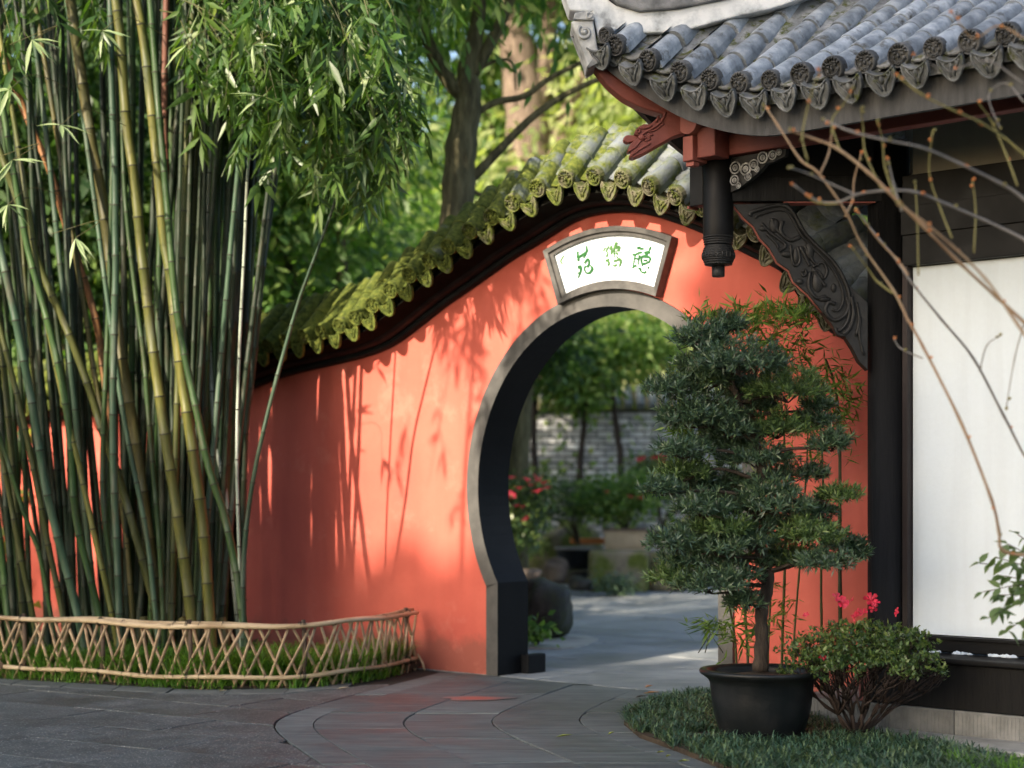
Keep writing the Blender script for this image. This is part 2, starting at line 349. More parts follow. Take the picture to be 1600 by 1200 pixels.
m_rdrip = moss_mix("grey_moulded_drip", [(0.055, 0.058, 0.06), (0.13, 0.14, 0.145), (0.26, 0.27, 0.275)], [(0.06, 0.075, 0.015), (0.11, 0.115, 0.03)], 0.56, 0.68, 16, srough=0.7)
m_mossrock = moss_mix("mossy_rock", [(0.12, 0.10, 0.07), (0.24, 0.2, 0.14), (0.34, 0.29, 0.21)], [(0.06, 0.08, 0.014), (0.14, 0.17, 0.03)], 0.42, 0.56, 3)
m_mossdark = moss_mix("dark_mossy_rock", [(0.012, 0.012, 0.011), (0.035, 0.033, 0.028), (0.07, 0.065, 0.055)], [(0.02, 0.025, 0.008), (0.04, 0.05, 0.014)], 0.46, 0.62, 3)

def slabm(name, cols, streak, speck, rough, sp=0.3):
    m, nt, b = mk(name); v = coords(nt)
    vs1 = coords(nt, (1.2, 9, 1)) if streak else v
    n = noise(nt, vs1, 2.6 if streak else 6, 8, 0.65); c = ramp(nt, n, cols, 0.28, 0.72)
    n2 = noise(nt, v, 1.4, 3); c = mixc(nt, 0.65, c, ramp(nt, n2, [(0.52, 0.53, 0.54), (1.32, 1.29, 1.24)], 0.32, 0.68), 'MULTIPLY')
    c = vary(nt, c, 0.13)
    if speck:
        s = noise(nt, v, 95, 2, 0.5); c = mixc(nt, ramp(nt, s, [(0, 0, 0), (0.8, 0.8, 0.8)], 0.60, 0.68), c, (0.42, 0.42, 0.41))
    nt.links.new(c, b.inputs["Base Color"]); spec(b, sp)
    mr = nt.nodes.new("ShaderNodeMapRange"); mr.inputs[1].default_value = 0.35; mr.inputs[2].default_value = 0.65; mr.inputs[3].default_value = rough; mr.inputs[4].default_value = rough + 0.3
    nt.links.new(n2, mr.inputs[0]); nt.links.new(mr.outputs[0], b.inputs["Roughness"])
    h = noise(nt, vs1 if streak else v, 12 if streak else 150, 8, 0.7)
    bumpn(nt, b, h, 0.5 if streak else 0.7, 0.006); return m
m_slate = slabm("slate_paving", [(0.062, 0.076, 0.078), (0.105, 0.123, 0.124), (0.16, 0.178, 0.176)], True, False, 0.5, 0.28)
m_speck = slabm("speckled_paving", [(0.045, 0.054, 0.055), (0.075, 0.087, 0.088), (0.11, 0.122, 0.122)], False, True, 0.42, 0.35)
m_edge = slabm("pale_edging_paving", [(0.085, 0.096, 0.096), (0.125, 0.138, 0.136), (0.165, 0.175, 0.17)], False, False, 0.55, 0.3)
m_court = slabm("court_paving", [(0.17, 0.19, 0.205), (0.26, 0.28, 0.295), (0.36, 0.375, 0.38)], True, False, 0.5)

def culmm(name, a, b_, c_, rough=0.42):
    m = surf(name, [a, b_, c_], 2.2, rough, 0.12, 30, (7, 7, 0.8), sp=0.28, rough2=rough + 0.22, var=0.22)
    nt = m.node_tree; bs = nt.nodes["Principled BSDF"]; old = bs.inputs["Base Color"].links[0].from_socket     # scuffs, lichen and grey bloom
    v = coords(nt, (1, 1, .35)); c = mixc(nt, ramp(nt, noise(nt, v, 9, 7, .7), [(0, 0, 0), (.75, .75, .75)], .52, .68), old, (0.060, 0.052, 0.030))
    c = mixc(nt, ramp(nt, noise(nt, coords(nt, (3, 3, .5)), 5, 5, .6), [(0, 0, 0), (.45, .45, .45)], .55, .72), c, (0.13, 0.15, 0.12))
    nt.links.new(c, bs.inputs["Base Color"]); return m
m_node = surf("bamboo_node", [(0.012, 0.014, 0.008), (0.03, 0.03, 0.016)], 8, 0.7)
m_cul = {
    "green": culmm("green_culm", (0.014, 0.036, 0.010), (0.028, 0.064, 0.016), (0.05, 0.095, 0.026)),
    "blue": culmm("blue_green_culm", (0.018, 0.040, 0.022), (0.034, 0.068, 0.038), (0.058, 0.105, 0.060)),
    "olive": culmm("olive_culm", (0.028, 0.036, 0.009), (0.054, 0.062, 0.015), (0.09, 0.095, 0.025)),
    "yellow": culmm("yellow_green_culm", (0.040, 0.055, 0.012), (0.085, 0.092, 0.020), (0.15, 0.14, 0.032)),
    "tan": culmm("tan_green_culm", (0.035, 0.038, 0.012), (0.075, 0.070, 0.022), (0.13, 0.108, 0.038)),
    "orange": culmm("dead_orange_culm", (0.12, 0.05, 0.02), (0.21, 0.092, 0.036), (0.27, 0.135, 0.055), 0.5),
    "rust": culmm("rusty_brown_culm", (0.09, 0.035, 0.022), (0.17, 0.07, 0.045), (0.22, 0.1, 0.06), 0.5),
    "pale": culmm("white_bloom_culm", (0.14, 0.18, 0.13), (0.27, 0.31, 0.25), (0.42, 0.45, 0.40), 0.5),
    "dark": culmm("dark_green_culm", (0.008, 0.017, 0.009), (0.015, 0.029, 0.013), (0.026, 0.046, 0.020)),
}
m_bleaf = leafm("bamboo_leaf", [(0.014, 0.038, 0.020), (0.026, 0.066, 0.022), (0.048, 0.108, 0.022), (0.10, 0.165, 0.034)], 0.34, 0.4, 0.5)
m_bpale = leafm("pale_bamboo_leaf", [(0.12, 0.19, 0.08), (0.22, 0.30, 0.14), (0.34, 0.40, 0.22)], 0.3)
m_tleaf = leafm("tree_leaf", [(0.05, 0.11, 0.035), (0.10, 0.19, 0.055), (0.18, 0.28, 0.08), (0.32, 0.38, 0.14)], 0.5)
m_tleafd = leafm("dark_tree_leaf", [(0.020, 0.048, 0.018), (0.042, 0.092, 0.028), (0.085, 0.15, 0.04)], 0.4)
m_tleafy = leafm("light_tree_leaf", [(0.20, 0.26, 0.12), (0.34, 0.39, 0.18), (0.5, 0.52, 0.28)], 0.5)  # paled so the leaf colour stands in for haze on far trees
m_pine = leafm("needle_leaf", [(0.020, 0.042, 0.026), (0.040, 0.080, 0.048), (0.072, 0.128, 0.070), (0.14, 0.20, 0.09)], 0.15, 0.35, 0.6)
m_pine2 = leafm("young_needle_leaf", [(0.03, 0.06, 0.024), (0.06, 0.11, 0.036), (0.11, 0.18, 0.055), (0.18, 0.25, 0.075)], 0.2, 0.4, 0.5)
m_azal = leafm("azalea_leaf", [(0.022, 0.048, 0.018), (0.05, 0.098, 0.032), (0.11, 0.17, 0.05), (0.19, 0.24, 0.07)], 0.25, 0.35, 0.5)
m_sbam = leafm("slender_bamboo_leaf", [(0.035, 0.075, 0.014), (0.075, 0.145, 0.024), (0.13, 0.22, 0.036), (0.2, 0.28, 0.06)], 0.28)
m_mondo = leafm("mondo_grass_blade", [(0.012, 0.036, 0.022), (0.030, 0.075, 0.045), (0.068, 0.13, 0.078), (0.16, 0.22, 0.09)], 0.15, 0.4, 0.5)
m_grass = leafm("grass_blade", [(0.055, 0.13, 0.022), (0.11, 0.24, 0.038), (0.2, 0.35, 0.065)], 0.4)
m_flower = leafm("red_azalea_petal", [(0.45, 0.012, 0.05), (0.65, 0.03, 0.08), (0.75, 0.08, 0.13)], 0.3, tcol=(1.3, 0.6, 0.7))
m_litter = surf("fallen_leaf_brown", [(0.35, 0.12, 0.03), (0.55, 0.24, 0.06)], 20, 0.6)
m_litterg = surf("fallen_leaf_green", [(0.25, 0.32, 0.05), (0.4, 0.42, 0.1)], 20, 0.6)
m_litterp = surf("fallen_leaf_pale", [(0.55, 0.45, 0.3), (0.7, 0.62, 0.45)], 20, 0.6)
m_sheath = surf("dead_sheath", [(0.08, 0.05, 0.03), (0.2, 0.13, 0.08), (0.32, 0.24, 0.15)], 8, 0.8, 0.4, 30, var=0.3)
# ================================================================== GROUND AND PAVING
b = MB(); b.add([(-90, -60, -0.05), (90, -60, -0.05), (90, 130, -0.05), (-90, 130, -0.05)], [(0, 1, 2, 3)])
tag(b.build("ground", m_ground, origin=(0, 0, -0.05)), "bare earth under the garden", kind="structure")
b = MB(); b.add([LW(-6, -8.5, -0.009), LW(6, -8.5, -0.009), LW(6, 14, -0.009), LW(-12, 14, -0.009), LW(-2.2, 0.3, -0.009), LW(-6, 0.3, -0.009)], [(0, 1, 2, 3, 4, 5)])
pave = tag(b.build("pavement", m_grout), "dark stone paving laid in straight and curving courses", kind="structure")

XF = [-6.0, -3.36, -2.6, -2.07, -1.70, -1.275, -0.986, -0.78, -0.65]; YF = [12.5, 11.33, 10.95, 10.73, 10.68, 10.76, 11.1, 11.6, 12.05]
def yfence(x): return interp(XF, YF, x)
def jc(x0, Y): return x0 + 0.36 * (math.sqrt((Y - 9.2) ** 2 + 0.2) - 0.447)
def wall_lim(x): return (8.41 - 0.02 - 0.676 * x) / 0.737
def slab(poly, mat, name="paving_slab", z=0.0, th=0.05, parent=None):
    area = abs(sum(poly[i][0] * poly[(i + 1) % len(poly)][1] - poly[(i + 1) % len(poly)][0] * poly[i][1] for i in range(len(poly)))) / 2
    if area < 0.012: return None
    cx = sum(p[0] for p in poly) / len(poly); cy = sum(p[1] for p in poly) / len(poly)
    tx, ty = R.uniform(-.004, .004), R.uniform(-.004, .004); zz = z + R.uniform(-.003, .003)
    top = [(p[0], p[1], zz + tx * (p[0] - cx) + ty * (p[1] - cy)) for p in poly]
    ins = [(cx + (p[0] - cx) * (1 - .004 / max(.05, math.hypot(p[0] - cx, p[1] - cy))), cy + (p[1] - cy) * (1 - .004 / max(.05, math.hypot(p[0] - cx, p[1] - cy))), t[2] + .0005) for p, t in zip(poly, top)]
    n = len(poly); m = MB()
    vs_ = ins + [(t[0], t[1], t[2] - .0025) for t in top] + [(t[0], t[1], t[2] - th) for t in top]
    fs = [list(range(n))] + [[n + i, n + (i + 1) % n, (i + 1) % n, i] for i in range(n)] + [[2 * n + i, 2 * n + (i + 1) % n, n + (i + 1) % n, n + i] for i in range(n)]
    m.add(vs_, fs)
    if sum(poly[i][0] * poly[(i + 1) % n][1] - poly[(i + 1) % n][0] * poly[i][1] for i in range(n)) < 0:
        m.f = [list(reversed(f)) for f in m.f]
    return m.build(name, mat, parent or pave, origin=(cx, cy, zz))
def dense(quad, k=5):
    out = []
    for i in range(4):
        a, c = quad[i], quad[(i + 1) % 4]
        for t in range(k): out.append((a[0] + (c[0] - a[0]) * t / k, a[1] + (c[1] - a[1]) * t / k))
    return out
J0 = [-1.25, -1.05, -0.575, -0.106, 0.36, 0.83, 1.30, 1.78, 2.26]
g = 0.0032
# straight courses of speckled stone
E = (0.85, -0.527); Pp = (0.527, 0.85)
for k in range(-4, 9):
    p0 = 6.52 - 0.485 * k; off = R.uniform(0, 0.8)
    for j in range(-9, 6):
        e0 = -10.2 + j * 0.82 + off + 2.0; e1 = e0 + 0.82
        pl = dense([(E[0] * (e + g * s) + Pp[0] * (p + g * q), E[1] * (e + g * s) + Pp[1] * (p + g * q)) for e, p, s, q in ((e0, p0, 1, 1), (e1, p0, -1, 1), (e1, p0 + 0.485, -1, -1), (e0, p0 + 0.485, 1, -1))])
        if max(p[1] for p in pl) < 5.6 or min(p[0] for p in pl) < -5.2: continue
        if min(p[0] - jc(J0[0], p[1]) for p in pl) > -0.05 or min(p[1] - yfence(p[0]) for p in pl) > -0.3: continue
        edge = min(p[1] - yfence(p[0]) for p in pl) > -0.85
        pl = [(x, min(y, yfence(x) - 0.28)) for x, y in pl]
        pl = [(min(x, jc(J0[0], y) - 0.008), y) for x, y in pl]
        slab(pl, m_speck)
# pale edging along the bamboo bed
for i in range(9):
    xa, xb = -3.9 + i * 0.36, -3.9 + (i + 1) * 0.36
    if xb > -0.75: break
    pl = [(xa + g, yfence(xa) - .27), (xb - g, yfence(xb) - .27), (xb - g, yfence(xb) + .04), (xa + g, yfence(xa) + .04)]
    slab(pl, m_edge)
# curving courses of slate that sweep through the moon gate
for k in range(len(J0) - 1):
    y = 5.4 + R.uniform(0, .4); tl = 0
    while y < 13.2:
        ln = R.uniform(.62, 1.0) if k else R.uniform(.5, .8); t2 = R.uniform(-.04, .04)
        L, Rr = [], []
        for t in range(7):
            ya = y + (ln) * t / 6
            L.append((jc(J0[k], ya) + g, ya)); Rr.append((jc(J0[k + 1], ya) - g, ya))
        L = [(x, yy + (g + tl * .5 if i == 0 else (-g + t2 * .5 if i == 6 else 0))) for i, (x, yy) in enumerate(L)]
        Rr = [(x, yy + (g - tl * .5 if i == 0 else (-g - t2 * .5 if i == 6 else 0))) for i, (x, yy) in enumerate(Rr)]
        pl = L + Rr[::-1]
        if k == 0: pl = [(x, min(yy, yfence(x) - .28 if x < -.65 else 99)) for x, yy in pl]
        pl = [(x, min(yy, wall_lim(x))) for x, yy in pl]
        if min(wall_lim(x) - yy for x, yy in pl) < 1.2 or True:
            slab(pl, m_slate)
        y += ln; tl = t2
# the court beyond the gate: bigger slabs square to the wall
yy = 0.0
while yy < 10.5:
    dp = 0.62; s = -2.0 - yy * .85 + R.uniform(0, .5)
    while s < 4.6 - yy * .62:
        ln = R.uniform(.8, 1.2)
        q = [LW(a, c, 0) for a, c in ((s + g, yy + g), (s + ln - g, yy + g), (s + ln - g, yy + dp - g), (s + g, yy + dp - g))]
        slab([(p.x, p.y) for p in q], m_court, "court_slab")
        s += ln
    yy += dp
# a reddish patch on the slate, greyer towards its rim
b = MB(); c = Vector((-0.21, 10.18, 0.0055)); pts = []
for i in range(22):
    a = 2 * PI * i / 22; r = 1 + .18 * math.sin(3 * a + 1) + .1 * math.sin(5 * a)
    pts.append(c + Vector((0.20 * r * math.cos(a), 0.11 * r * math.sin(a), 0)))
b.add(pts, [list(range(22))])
m, nt, bs = mk("red_slate_patch"); v = coords(nt, rnd=False)
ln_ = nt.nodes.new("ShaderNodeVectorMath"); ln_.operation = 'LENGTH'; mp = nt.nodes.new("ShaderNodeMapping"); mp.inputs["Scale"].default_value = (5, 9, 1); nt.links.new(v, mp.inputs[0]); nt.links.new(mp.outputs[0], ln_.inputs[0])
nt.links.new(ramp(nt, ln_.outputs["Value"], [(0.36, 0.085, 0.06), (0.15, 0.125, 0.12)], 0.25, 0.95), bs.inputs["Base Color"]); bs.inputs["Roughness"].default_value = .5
b.build("red_patch", m, pave, origin=c)

# ================================================================== GARDEN WALL WITH THE MOON GATE
TOPPX = [(380, 613), (428, 594), (477, 580), (563, 560), (612, 543), (653, 514), (700, 477), (750, 443), (800, 407), (850, 377), (900, 345), (930, 335), (960, 331), (1000, 332), (1040, 341), (1092, 360), (1143, 383), (1190, 407), (1232, 428)]
tp = [wallpx(*p) for p in TOPPX]
tp = [(-8.0, 1.78), (-6.0, 1.82), (-4.5, 1.88), (-3.4, 1.95)] + tp + [(2.55, 2.13), (2.8, 2.03), (3.15, 1.92)]
ctrl = catmull([Vector((a, 0, z)) for a, z in tp], 10)
# resample by arc length and smooth
cs = np.array([[p.x, p.z] for p in ctrl]); seg = np.r_[0, np.cumsum(np.hypot(*np.diff(cs, axis=0).T))]
NT = 320; arc = np.linspace(0, seg[-1], NT); TS = np.interp(arc, seg, cs[:, 0]); TZ = np.interp(arc, seg, cs[:, 1])
for _ in range(12): TZ[1:-1] = (TZ[:-2] + 2 * TZ[1:-1] + TZ[2:]) / 4
def ztop(s): return float(np.interp(s, TS, TZ))
def top_frame(a):
    s = float(np.interp(a, arc, TS)); z = float(np.interp(a, arc, TZ)); e = 0.06
    ds = float(np.interp(a + e, arc, TS) - np.interp(a - e, arc, TS)); dz = float(np.interp(a + e, arc, TZ) - np.interp(a - e, arc, TZ))
    l = math.hypot(ds, dz) or 1; T = (ds / l, dz / l); return s, z, T, (-T[1], T[0])
GC, GRH, GRV, GZ = 0.895, 1.075, 1.137, 1.25; JW = 0.895
WT = 0.26
wall = thing("garden_wall", A0, "red plastered garden wall with a moon gate and a wavy mossy tiled coping", "wall")
def circ(s, o):  # opening half height at s for an ellipse grown by o
    q = 1 - ((s - GC) / (GRH + o)) ** 2
    return None if q <= 0 else (GRV + o) * math.sqrt(q)
b = MB(); o = 0.05
ss = sorted(set([round(x, 4) for x in list(np.linspace(-8, 3.15, 120)) + list(GC + (GRH + o) * np.cos(np.linspace(0, PI, 61))) + [-o, 2 * JW + o]]))
for s0, s1 in zip(ss[:-1], ss[1:]):
    mid = (s0 + s1) / 2; h = circ(mid, o)
    if h is None:
        cols = [((0, 0), (ztop(s0), ztop(s1)))]
    else:
        h0 = circ(s0, o) or 0; h1 = circ(s1, o) or 0
        cols = [((GZ + h0, GZ + h1), (ztop(s0), ztop(s1)))]
        if not (-o <= mid <= 2 * JW + o): cols.append(((0, 0), (GZ - h0, GZ - h1)))
    for (za, zb), (zc, zd) in cols:
        for y, fl in ((0, False), (WT, True)):
            q = [LW(s0, y, za), LW(s1, y, zb), LW(s1, y, zd), LW(s0, y, zc)]
            b.add(q[::-1] if fl else q, [(0, 1, 2, 3)])
for s in (-8, 3.15): b.add([LW(s, 0, 0), LW(s, WT, 0), LW(s, WT, ztop(s)), LW(s, 0, ztop(s))], [(0, 1, 2, 3)])
b.build("wall_body", m_wall, wall)
# gate frame: grey face, black reveal
path = [(0.0, 0.0), (0.0, 0.3)]
path += [(0.0, 0.60)]
th0 = PI + math.asin(min(.999, (GZ - 0.62) / GRV)); th1 = -math.asin(min(.999, (GZ - 0.62) / GRV))
for i in range(73):
    t = th0 + (th1 - th0) * i / 72; path.append((GC + GRH * math.cos(t), GZ + GRV * math.sin(t)))
path += [(2 * JW, 0.60), (2 * JW, 0.3), (2 * JW, 0.0)]
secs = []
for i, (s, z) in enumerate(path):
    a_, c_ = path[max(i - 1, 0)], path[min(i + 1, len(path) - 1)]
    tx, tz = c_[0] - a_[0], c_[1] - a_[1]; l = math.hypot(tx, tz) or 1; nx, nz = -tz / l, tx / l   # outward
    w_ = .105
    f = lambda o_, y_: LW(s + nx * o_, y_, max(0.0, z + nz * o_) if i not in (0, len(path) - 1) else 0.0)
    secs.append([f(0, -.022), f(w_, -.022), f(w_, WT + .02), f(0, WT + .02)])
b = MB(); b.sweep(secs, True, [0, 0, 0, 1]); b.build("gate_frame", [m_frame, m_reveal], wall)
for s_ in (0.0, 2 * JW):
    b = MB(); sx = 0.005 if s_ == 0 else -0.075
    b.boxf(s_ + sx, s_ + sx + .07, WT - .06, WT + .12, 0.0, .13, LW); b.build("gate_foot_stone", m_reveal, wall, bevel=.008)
# cornice moulding under the tiles
prof = [(0.0, -.004), (-.040, -.004), (-.052, .006), (-.056, .022), (-.050, .034), (-.072, .036), (-.100, .042), (-.118, .056), (-.124, .074), (-.120, .088), (-.185, .096), (-.20, .108), (-.10, .12), (.10, .12), (.10, 0)]
def tf(a, y, h):
    s, z, T, N = top_frame(a); return LW(s + N[0] * h, y, z + N[1] * h)
aend = float(np.interp(3.12, TS, arc))
av = np.linspace(.2, aend, 220)
b = MB(); b.sweep([[tf(a, y, h) for y, h in prof] for a in av], True, 0, smooth=False); b.build("cornice", m_cornice, wall)
# coping bed and ridge roll
bed = [(-.27, .085), (-.01, .41), (.06, .41), (.50, .10), (.36, .06), (-.10, .06)]
b = MB(); b.sweep([[tf(a, y, h) for y, h in bed] for a in av], True, 0); b.build("coping_bed", m_wcore, wall)

# ---------------- tile meshes (axis +X from the lower end, Z up)
def barrel_mesh(name, r0, r1, ln, mat, n=9):
    b = MB(); V = []
    xs = [(0, r0 * .96), (.012, r0), (ln, r1)]
    for x, r in xs:
        for k in range(n):
            a = PI * k / (n - 1) ; V.append((x, r * math.cos(a), r * math.sin(a) - .012))
    fs = [(i * n + k, i * n + k + 1, (i + 1) * n + k + 1, (i + 1) * n + k) for i in range(2) for k in range(n - 1)]
    b.add(V, fs, 0, True); b.add([V[k] for k in range(n)], [list(reversed(range(n)))], 0)
    b.add([(0, r0 * 1.0, -.012), (0, -r0, -.012), (0, -r0, -.05), (0, r0, -.05), (ln, r1, -.05), (ln, -r1, -.05), (ln, -r1, -.012), (ln, r1, -.012)], [(0, 1, 2, 3), (1, 6, 5, 2), (0, 3, 4, 7)])
    return b.mesh(name, mat)
def pan_mesh(name, w, ln, mat, th=.014, dip=.035, n=7):
    b = MB(); V = []
    for x in (0, ln):
        for zt in (0, -th):
            for k in range(n):
                u = -1 + 2 * k / (n - 1); V.append((x, u * w / 2, -dip * (1 - u * u) + zt))
    f = []
    for k in range(n - 1):
        f += [(k, k + 1, 2 * n + k + 1, 2 * n + k)[::-1], (n + k, n + k + 1, 3 * n + k + 1, 3 * n + k), (k, n + k, n + k + 1, k + 1)[::-1]]
    b.add(V, f, 0, True); return b.mesh(name, mat)
def cap_mesh(name, r, mat):
    """round moulded tile end with a grinning mask; faces -X, Z up"""
    b = MB(); n = 18
    def P(x, y, z): return (x, y, z)
    rings = [(0.03, 1.0), (-.008, 1.0), (-.016, .93), (-.014, .84), (-.004, .80), (-.006, .3)]
    V = []
    for x, q in rings:
        for k in range(n):
            a = 2 * PI * k / n; V.append((x, r * q * math.cos(a), r * q * math.sin(a)))
    fs = [(i * n + k, (i + 1) * n + k, (i + 1) * n + (k + 1) % n, i * n + (k + 1) % n)[::-1] for i in range(len(rings) - 1) for k in range(n)]
    fs.append([(len(rings) - 1) * n + k for k in range(n)])
    b.add(V, fs)
    S = r / .066
    for sy in (-1, 1):
        b.ball((-.010, sy * .021 * S, .012 * S), (.010, .011 * S, .008 * S), 6, 4)
        b.tube([(-.012, sy * .006 * S, .024 * S), (-.016, sy * .022 * S, .031 * S), (-.010, sy * .036 * S, .022 * S)], .0045 * S, 4)
        b.ball((-.008, sy * .030 * S, -.012 * S), (.010, .011 * S, .012 * S), 6, 4)
    b.ball((-.014, 0, -.002 * S), (.012, .008 * S, .014 * S), 6, 4)
    b.tube([(-.010, -.028 * S, -.022 * S), (-.015, -.012 * S, -.033 * S), (-.015, .012 * S, -.033 * S), (-.010, .028 * S, -.022 * S)], .005 * S, 4)
    b.tube([(-.010, -.024 * S, -.035 * S), (-.013, 0, -.046 * S), (-.010, .024 * S, -.035 * S)], .005 * S, 4)
    for k in range(7):
        a = PI * (.15 + .7 * k / 6); b.tube([(-.008, r * .55 * math.cos(a), r * .62 * math.sin(a)), (-.018, r * .86 * math.cos(a), r * .9 * math.sin(a))], [.005 * S, .007 * S], 4)
    return b.mesh(name, mat)
def drip_mesh(name, w, h, mat):
    """shield-shaped drip plate with raised scrolls; faces -X, hangs down from Z=0"""
    b = MB(); n = 9; top = [(-.5 + k / (n - 1)) for k in range(n)]
    out = [(u * w, -.030 * (1 - (2 * u) ** 2) - .002) for u in top]
    side = [(.51 * w, -.012), (.53 * w, -.22 * h), (.50 * w, -.44 * h), (.40 * w, -.62 * h), (.31 * w, -.78 * h), (.17 * w, -.93 * h), (0, -h), (-.17 * w, -.93 * h), (-.31 * w, -.78 * h), (-.40 * w, -.62 * h), (-.50 * w, -.44 * h), (-.53 * w, -.22 * h), (-.51 * w, -.012)]
    poly = out + side
    b.prism([(-.012 - .10 * 0, y, z) for y, z in poly], (.022, 0, 0))
    b.tube([(-.014, y, z) for y, z in side], .006, 5)
    b.tube([(-.014, y, z) for y, z in out], .005, 5)
    for sy in (-1, 1):
        b.tube([(-.013, sy * .06 * w, -.80 * h), (-.017, sy * .12 * w, -.55 * h), (-.017, sy * .30 * w, -.33 * h), (-.013, sy * .22 * w, -.22 * h), (-.012, sy * .12 * w, -.30 * h)], .006, 4)
        b.tube([(-.013, sy * .38 * w, -.16 * h), (-.016, sy * .28 * w, -.42 * h)], .005, 4)
    b.ball((-.012, 0, -.40 * h), (.012, .09 * w, .16 * h), 6, 4)
    # the trough behind the plate
    b2 = [(.0, u * w, -.035 * (1 - (2 * u) ** 2)) for u in top]
    b.add(b2 + [(.16, y, z) for _, y, z in b2], [(k, k + 1, n + k + 1, n + k)[::-1] for k in range(n - 1)], 0, True)
    return b.mesh(name, mat)
def axes(p, ax, up):
    ax = ax.normalized(); y = up.cross(ax).normalized(); z = ax.cross(y)
    return Matrix(((ax.x, y.x, z.x, p.x), (ax.y, y.y, z.y, p.y), (ax.z, y.z, z.z, p.z), (0, 0, 0, 1)))
def jmat(M, s=.02): return M @ Matrix.Rotation(R.uniform(-s, s), 4, 'Z') @ Matrix.Rotation(R.uniform(-s, s) * .6, 4, 'Y')

# ---------------- coping tiles
wb = barrel_mesh("coping_barrel", .061, .053, .25, m_wtile); wp = pan_mesh("coping_pan", .20, .20, m_wtile); wc = cap_mesh("coping_cap", .060, m_wcap); wd = drip_mesh("coping_drip", .110, .115, m_wcap)
a = .25; k = 0
while a < aend - .02:
    s, z, T, N = top_frame(a)
    Nv = DX * N[0] + UP * N[1]; sl = math.radians(46)
    ax = DY * math.cos(sl) + Nv * math.sin(sl); up = -DY * math.sin(sl) + Nv * math.cos(sl)
    e = tf(a, -.335, .178)
    for j in range(2): put("barrel_tile", wb, wall, jmat(axes(e + ax * (.225 * j), ax, up)))
    put("tile_end", wc, wall, jmat(axes(e - ax * .004 + up * .002, (ax + DY * .8).normalized(), up), .05))
    a2 = a + .1
    s, z, T, N = top_frame(a2); Nv = DX * N[0] + UP * N[1]
    ax = DY * math.cos(sl) + Nv * math.sin(sl); up = -DY * math.sin(sl) + Nv * math.cos(sl)
    e = tf(a2, -.318, .150)
    if a2 < aend - .02:
        put("drip_tile", wd, wall, jmat(axes(e, (DY + Nv * .25).normalized(), (Nv - DY * .25).normalized()), .04))
        for j in range(4): put("pan_tile", wp, wall, jmat(axes(e + ax * (.05 + .11 * j) + up * (.012 + .003 * j), ax - up * .05, up), .015))
    a += .2; k += 1
b = MB(); rp = [tf(a_, .025, .455) for a_ in av]; b.tube(rp, .05, 8); b.build("ridge_roll", m_wtile, wall)
# the far slope of the coping, never seen tile by tile from here
b = MB(); a = .25
while a < aend:
    b.tube([tf(a, .05, .44), tf(a, .53, .12)], .058, 6); a += .2
tag(b.build("rear_coping_tiles", m_wtile, wall), kind="stuff")

# ---------------- fan-shaped name plaque over the gate
def qarc(p, y):
    q = [wallpx(px, py, y) for px, py in p]; out = []
    (x0, z0), (x1, z1), (x2, z2) = q
    for i in range(25):
        x = x0 + (x2 - x0) * i / 24
        L0 = (x - x1) * (x - x2) / ((x0 - x1) * (x0 - x2)); L1 = (x - x0) * (x - x2) / ((x1 - x0) * (x1 - x2)); L2 = (x - x0) * (x - x1) / ((x2 - x0) * (x2 - x1))
        out.append((x, z0 * L0 + z1 * L1 + z2 * L2))
    return out
yF = -.07
oT = qarc([(848, 392), (958, 353), (1049, 370)], yF); oB = qarc([(871, 476), (960, 451), (1024, 463)], yF)
iT = qarc([(861, 398), (968, 367), (1035, 382)], yF); iB = qarc([(879, 459), (963, 437), (1018, 448)], yF)
outer = oT + oB[::-1]; inner = iT + iB[::-1]; n = len(outer)
b = MB()
cy0 = sum(p[0] for p in inner) / n; cz0 = sum(p[1] for p in inner) / n
mid = [((a_[0] * .45 + c_[0] * .55), (a_[1] * .45 + c_[1] * .55)) for a_, c_ in zip(outer, inner)]
rings = [[LW(x, 0.0, z) for x, z in outer], [LW(x, yF, z) for x, z in outer], [LW(x, yF + .004, z) for x, z in mid], [LW(x, yF + .02, z) for x, z in mid], [LW(x, yF + .022, z) for x, z in inner], [LW(x, -.02, z) for x, z in inner]]
for r0_, r1_ in zip(rings[:-1], rings[1:]):
    b.add(r0_ + r1_, [(i, n + i, n + (i + 1) % n, (i + 1) % n) for i in range(n)])
plaque = b.build("name_plaque", m_plaquef, wall)
yP = -.030
big = [(cy0 + (x - cy0) * 1.03, cz0 + (z - cz0) * 1.03) for x, z in inner]
b = MB(); b.prism([LW(x, yP, z) for x, z in big], DY * .02); b.build("plaque_panel", m_white, plaque)
def glyph(name, strokes, org, sc_, mat):
    b = MB()
    for st in strokes:
        pts = []
        cps = catmull([Vector((x, y, w)) for x, y, w in st], 5) if len(st) > 2 else [Vector(q) for q in st]
        for q in cps: pts.append((org[0] + q[0] / sc_, org[1] + q[1] / sc_, max(q[2], 8) / sc_ * .8))
        L, Rr = [], []
        for i, (x, y, w) in enumerate(pts):
            a_, c_ = pts[max(i - 1, 0)], pts[min(i + 1, len(pts) - 1)]
            tx, ty = c_[0] - a_[0], c_[1] - a_[1]; l = math.hypot(tx, ty) or 1; nx, ny = -ty / l, tx / l
            L.append((x + nx * w, y + ny * w)); Rr.append((x - nx * w, y - ny * w))
        # blunt rounded ends
        for e, sg in ((0, -1), (len(pts) - 1, 1)):
            pass
        yq = yP - .0035 - .0003 * (strokes.index(st))
        q = [LW(*(lambda sz: (sz[0], yq, sz[1]))(wallpx(x, y, yq))) for x, y in L + Rr]
        m_ = len(L); b.add(q, [(i, i + 1, m_ + i + 1, m_ + i) for i in range(m_ - 1)])
    b.build(name, mat, plaque)
